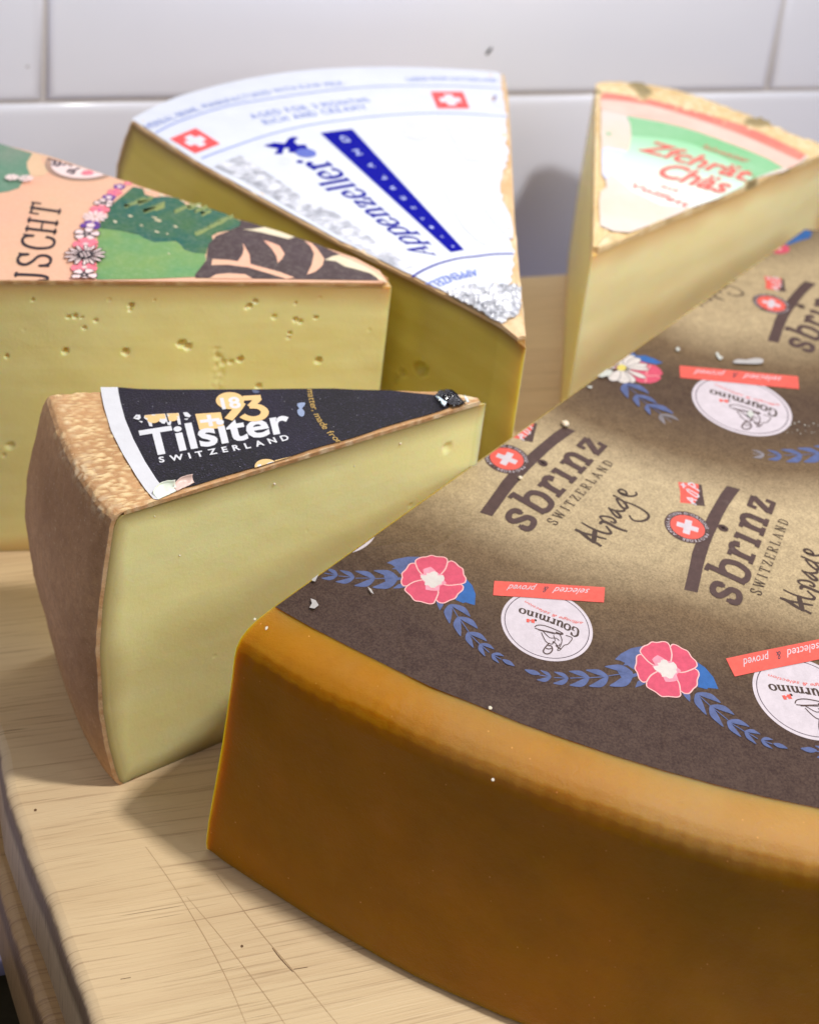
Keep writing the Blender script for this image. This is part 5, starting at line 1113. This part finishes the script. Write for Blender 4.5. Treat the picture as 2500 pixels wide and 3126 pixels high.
A = Art(); P = catmull(qR([(1240, 430), (1265, 395), (1290, 400), (1275, 440), (1270, 465), (1245, 460)]), 4, True); A.poly(P, A_B); A.stroke(qR([(1250, 460), (1300, 520), (1370, 540)]), .02, A_F, 4); A.build('round_emblem_print', ZA, asheet)

# ---- 5. red and green labelled wedge, back right
HZ = .95
zT_ = at2((1809, 768), HZ); zF = at2((2548, 455), HZ); zB = at2((1819, 252), HZ)
zg = empty('cheese_wedge', (*((zT_ + zF + zB) / 3), 0), 'cream crusted cheese wedge with a pale label banded red and green, back right', 'cheese', 'cheese wedges on the board')
zArc = [at2(p, HZ) for p in [(2548, 455), (2500, 437), (2414, 405), (2340, 372), (2242, 335), (2143, 298), (2044, 269), (1946, 254), (1862, 247), (1819, 252)]]
CH_Z = cheese_mat('butter_cheese', srgb(252, 240, 190), srgb(250, 234, 178), srgb(212, 170, 112), .05)
profZ = [(HZ, -.01), (HZ - .02, .0), (HZ - .15, .035), (.5, .06), (.2, .04), (0, 0)]
zu = (zF - zT_).normalized()
def dZ(P, kd, r, f, cn, z):
    if kd in 'AB' and .01 < r < .985 and .01 < z < HZ - .02: return P + Vector((cn.x, cn.y, 0)) * (.006 * noise.noise(P * 2) + .0015 * noise.noise(P * 9))
    return P
wedge('cheese_paste', CH_Z, zg, [zT_, zF], zArc, [zB, zT_], HZ - .02, profZ, nz=50, nA=90, nB=90, nArc=50, inset=.014, disp=dZ, rindw=.10)
CR_Z = crust_mat('cream_crust', srgb(232, 206, 158), srgb(206, 172, 118), srgb(240, 222, 184), srgb(150, 134, 96))
def blobZ(X, kd, v, f):
    if kd == 't':
        e = smooth01(v, .80, .9) + smooth01(.16 - v, 0, .06) + smooth01(.05 - f, 0, .04) + smooth01(f - .96, 0, .03)
        return min(1, e) * vorb(X, 20, .08) * (.5 + .6 * noise.noise(X * 7)), min(1, e) * smooth01(noise.noise(X * 6.5 + Vector((3, 1, 0))), .38, .55)
    return .3 * vorb(X, 18, .1), 0
shell('crust', CR_Z, zg, zT_, zArc, [zT_, zF], [zB, zT_], HZ, profZ, .019, nth=110, nr=80, blob=blobZ, amp=.016, rough=.006)
zP_ = lambda p: at2(p, HZ); zzf = Z(1800, 230, 2420); qZ = lambda P: [zP_(p) for p in zzf(P)]
Z_W = paper('label_milk', srgb(214, 204, 198), srgb(216, 198, 178)); Z_R = paper('label_red_band', srgb(216, 112, 98), srgb(224, 132, 116), 0, 5); Z_P = paper('label_blush', srgb(236, 196, 182), srgb(228, 178, 162), 0, 4); Z_G = paper('label_green', srgb(118, 184, 126), srgb(140, 192, 146), 0, 4)
Z_B = paper('label_faint_blue', srgb(206, 212, 238), srgb(190, 200, 234)); Z_T = print_mat('red_lettering', srgb(222, 108, 98), .5)
def mint():
    m = Mat('label_mint', .55); v = m.n('ShaderNodeVectorMath', operation='SUBTRACT'); m.l(m.geo, v.inputs[0]); p0, p1 = qZ([(800, 560), (520, 1130)]); v.inputs[1].default_value = (p0.x, p0.y, HZ)
    d = p1 - p0; dt = m.n('ShaderNodeVectorMath', operation='DOT_PRODUCT'); m.l(v.outputs[0], dt.inputs[0]); dt.inputs[1].default_value = (d.x / d.length_squared, d.y / d.length_squared, 0)
    m.color(m.ramp(dt.outputs['Value'], [(0, srgb(140, 204, 150)), (.45, srgb(196, 224, 204)), (1, srgb(240, 236, 232))])); m.bump(m.noise(4), .02, .4); return m.m
A = Art()
A.poly(qZ([(82, 150), (200, 165), (350, 190), (500, 215), (700, 262), (900, 318), (1100, 378), (1300, 438), (1450, 500), (1600, 570), (1740, 640), (1850, 700), (1800, 745), (1640, 830), (1480, 870), (1350, 905), (1250, 975), (1080, 1065), (860, 1140), (700, 1210), (500, 1290), (330, 1350), (200, 1340), (85, 1290), (75, 1080), (90, 1000), (140, 960), (130, 890), (95, 850), (100, 700), (90, 500), (95, 300)]), Z_W)
zsheet = A.build('paper_label', HZ + .008, zg); ZZ = HZ + .009
A = Art()
A.poly(qZ([(80, 155), (200, 168), (350, 192), (500, 217), (700, 264), (900, 320), (1100, 380), (1300, 440), (1450, 502), (1600, 572), (1740, 642), (1830, 690), (1780, 740), (1600, 660), (1450, 590), (1300, 525), (1100, 450), (900, 385), (700, 320), (500, 265), (300, 235), (82, 215)]), Z_R)
A.poly(qZ([(82, 215), (300, 235), (500, 265), (700, 320), (900, 385), (1100, 450), (1300, 525), (1450, 590), (1600, 660), (1780, 740), (1700, 800), (1640, 795), (1500, 720), (1350, 650), (1200, 595), (1050, 540), (900, 485), (600, 405), (310, 350), (90, 300)]), Z_P)
A.poly(qZ([(310, 360), (450, 385), (600, 412), (750, 448), (900, 492), (1050, 545), (1200, 602), (1350, 660), (1500, 722), (1635, 800), (1560, 825), (1480, 855), (1370, 895), (1300, 960), (1080, 1060), (840, 1140), (600, 1120), (350, 1000), (180, 860), (200, 780), (330, 640), (352, 520), (340, 430)]), mint())
A.poly(qZ([(310, 360), (450, 385), (600, 412), (750, 448), (900, 492), (1050, 545), (1200, 602), (1350, 660), (1500, 722), (1635, 800), (1560, 825), (1480, 855), (1380, 890), (1300, 820), (1100, 700), (900, 610), (700, 560), (500, 540), (350, 530), (340, 430)]), Z_G)
A.poly(qZ([(100, 640), (200, 640), (300, 660), (270, 720), (190, 820), (140, 890), (110, 860)]), Z_B, 2); A.poly(qZ([(130, 490), (160, 505), (190, 495), (160, 530), (145, 520)]), Z_G)
A.build('band_print', ZZ, zsheet)
A = Art()
for s, O, E, V_, bd_, sh in (('Zfchr\u00e4t', (400, 650), (1370, 935), (440, 545), .022, .5), ('Ch\u00e4s', (570, 870), (1180, 1040), (620, 745), .022, .5), ('Schweizer', (950, 640), (1350, 770), (960, 600), 0, .3), ('Vollfett', (360, 975), (840, 1150), (375, 930), .005, .4), ('aus', (590, 970), (750, 1020), (600, 935), 0, .4)):
    a, b, c = qZ([O, E, V_]); fr = Frame(a, b, c - a); A.group(font_line(s, fr, bd_, sh), Z_T)
A.build('lettering_print', ZZ + .003, zsheet)
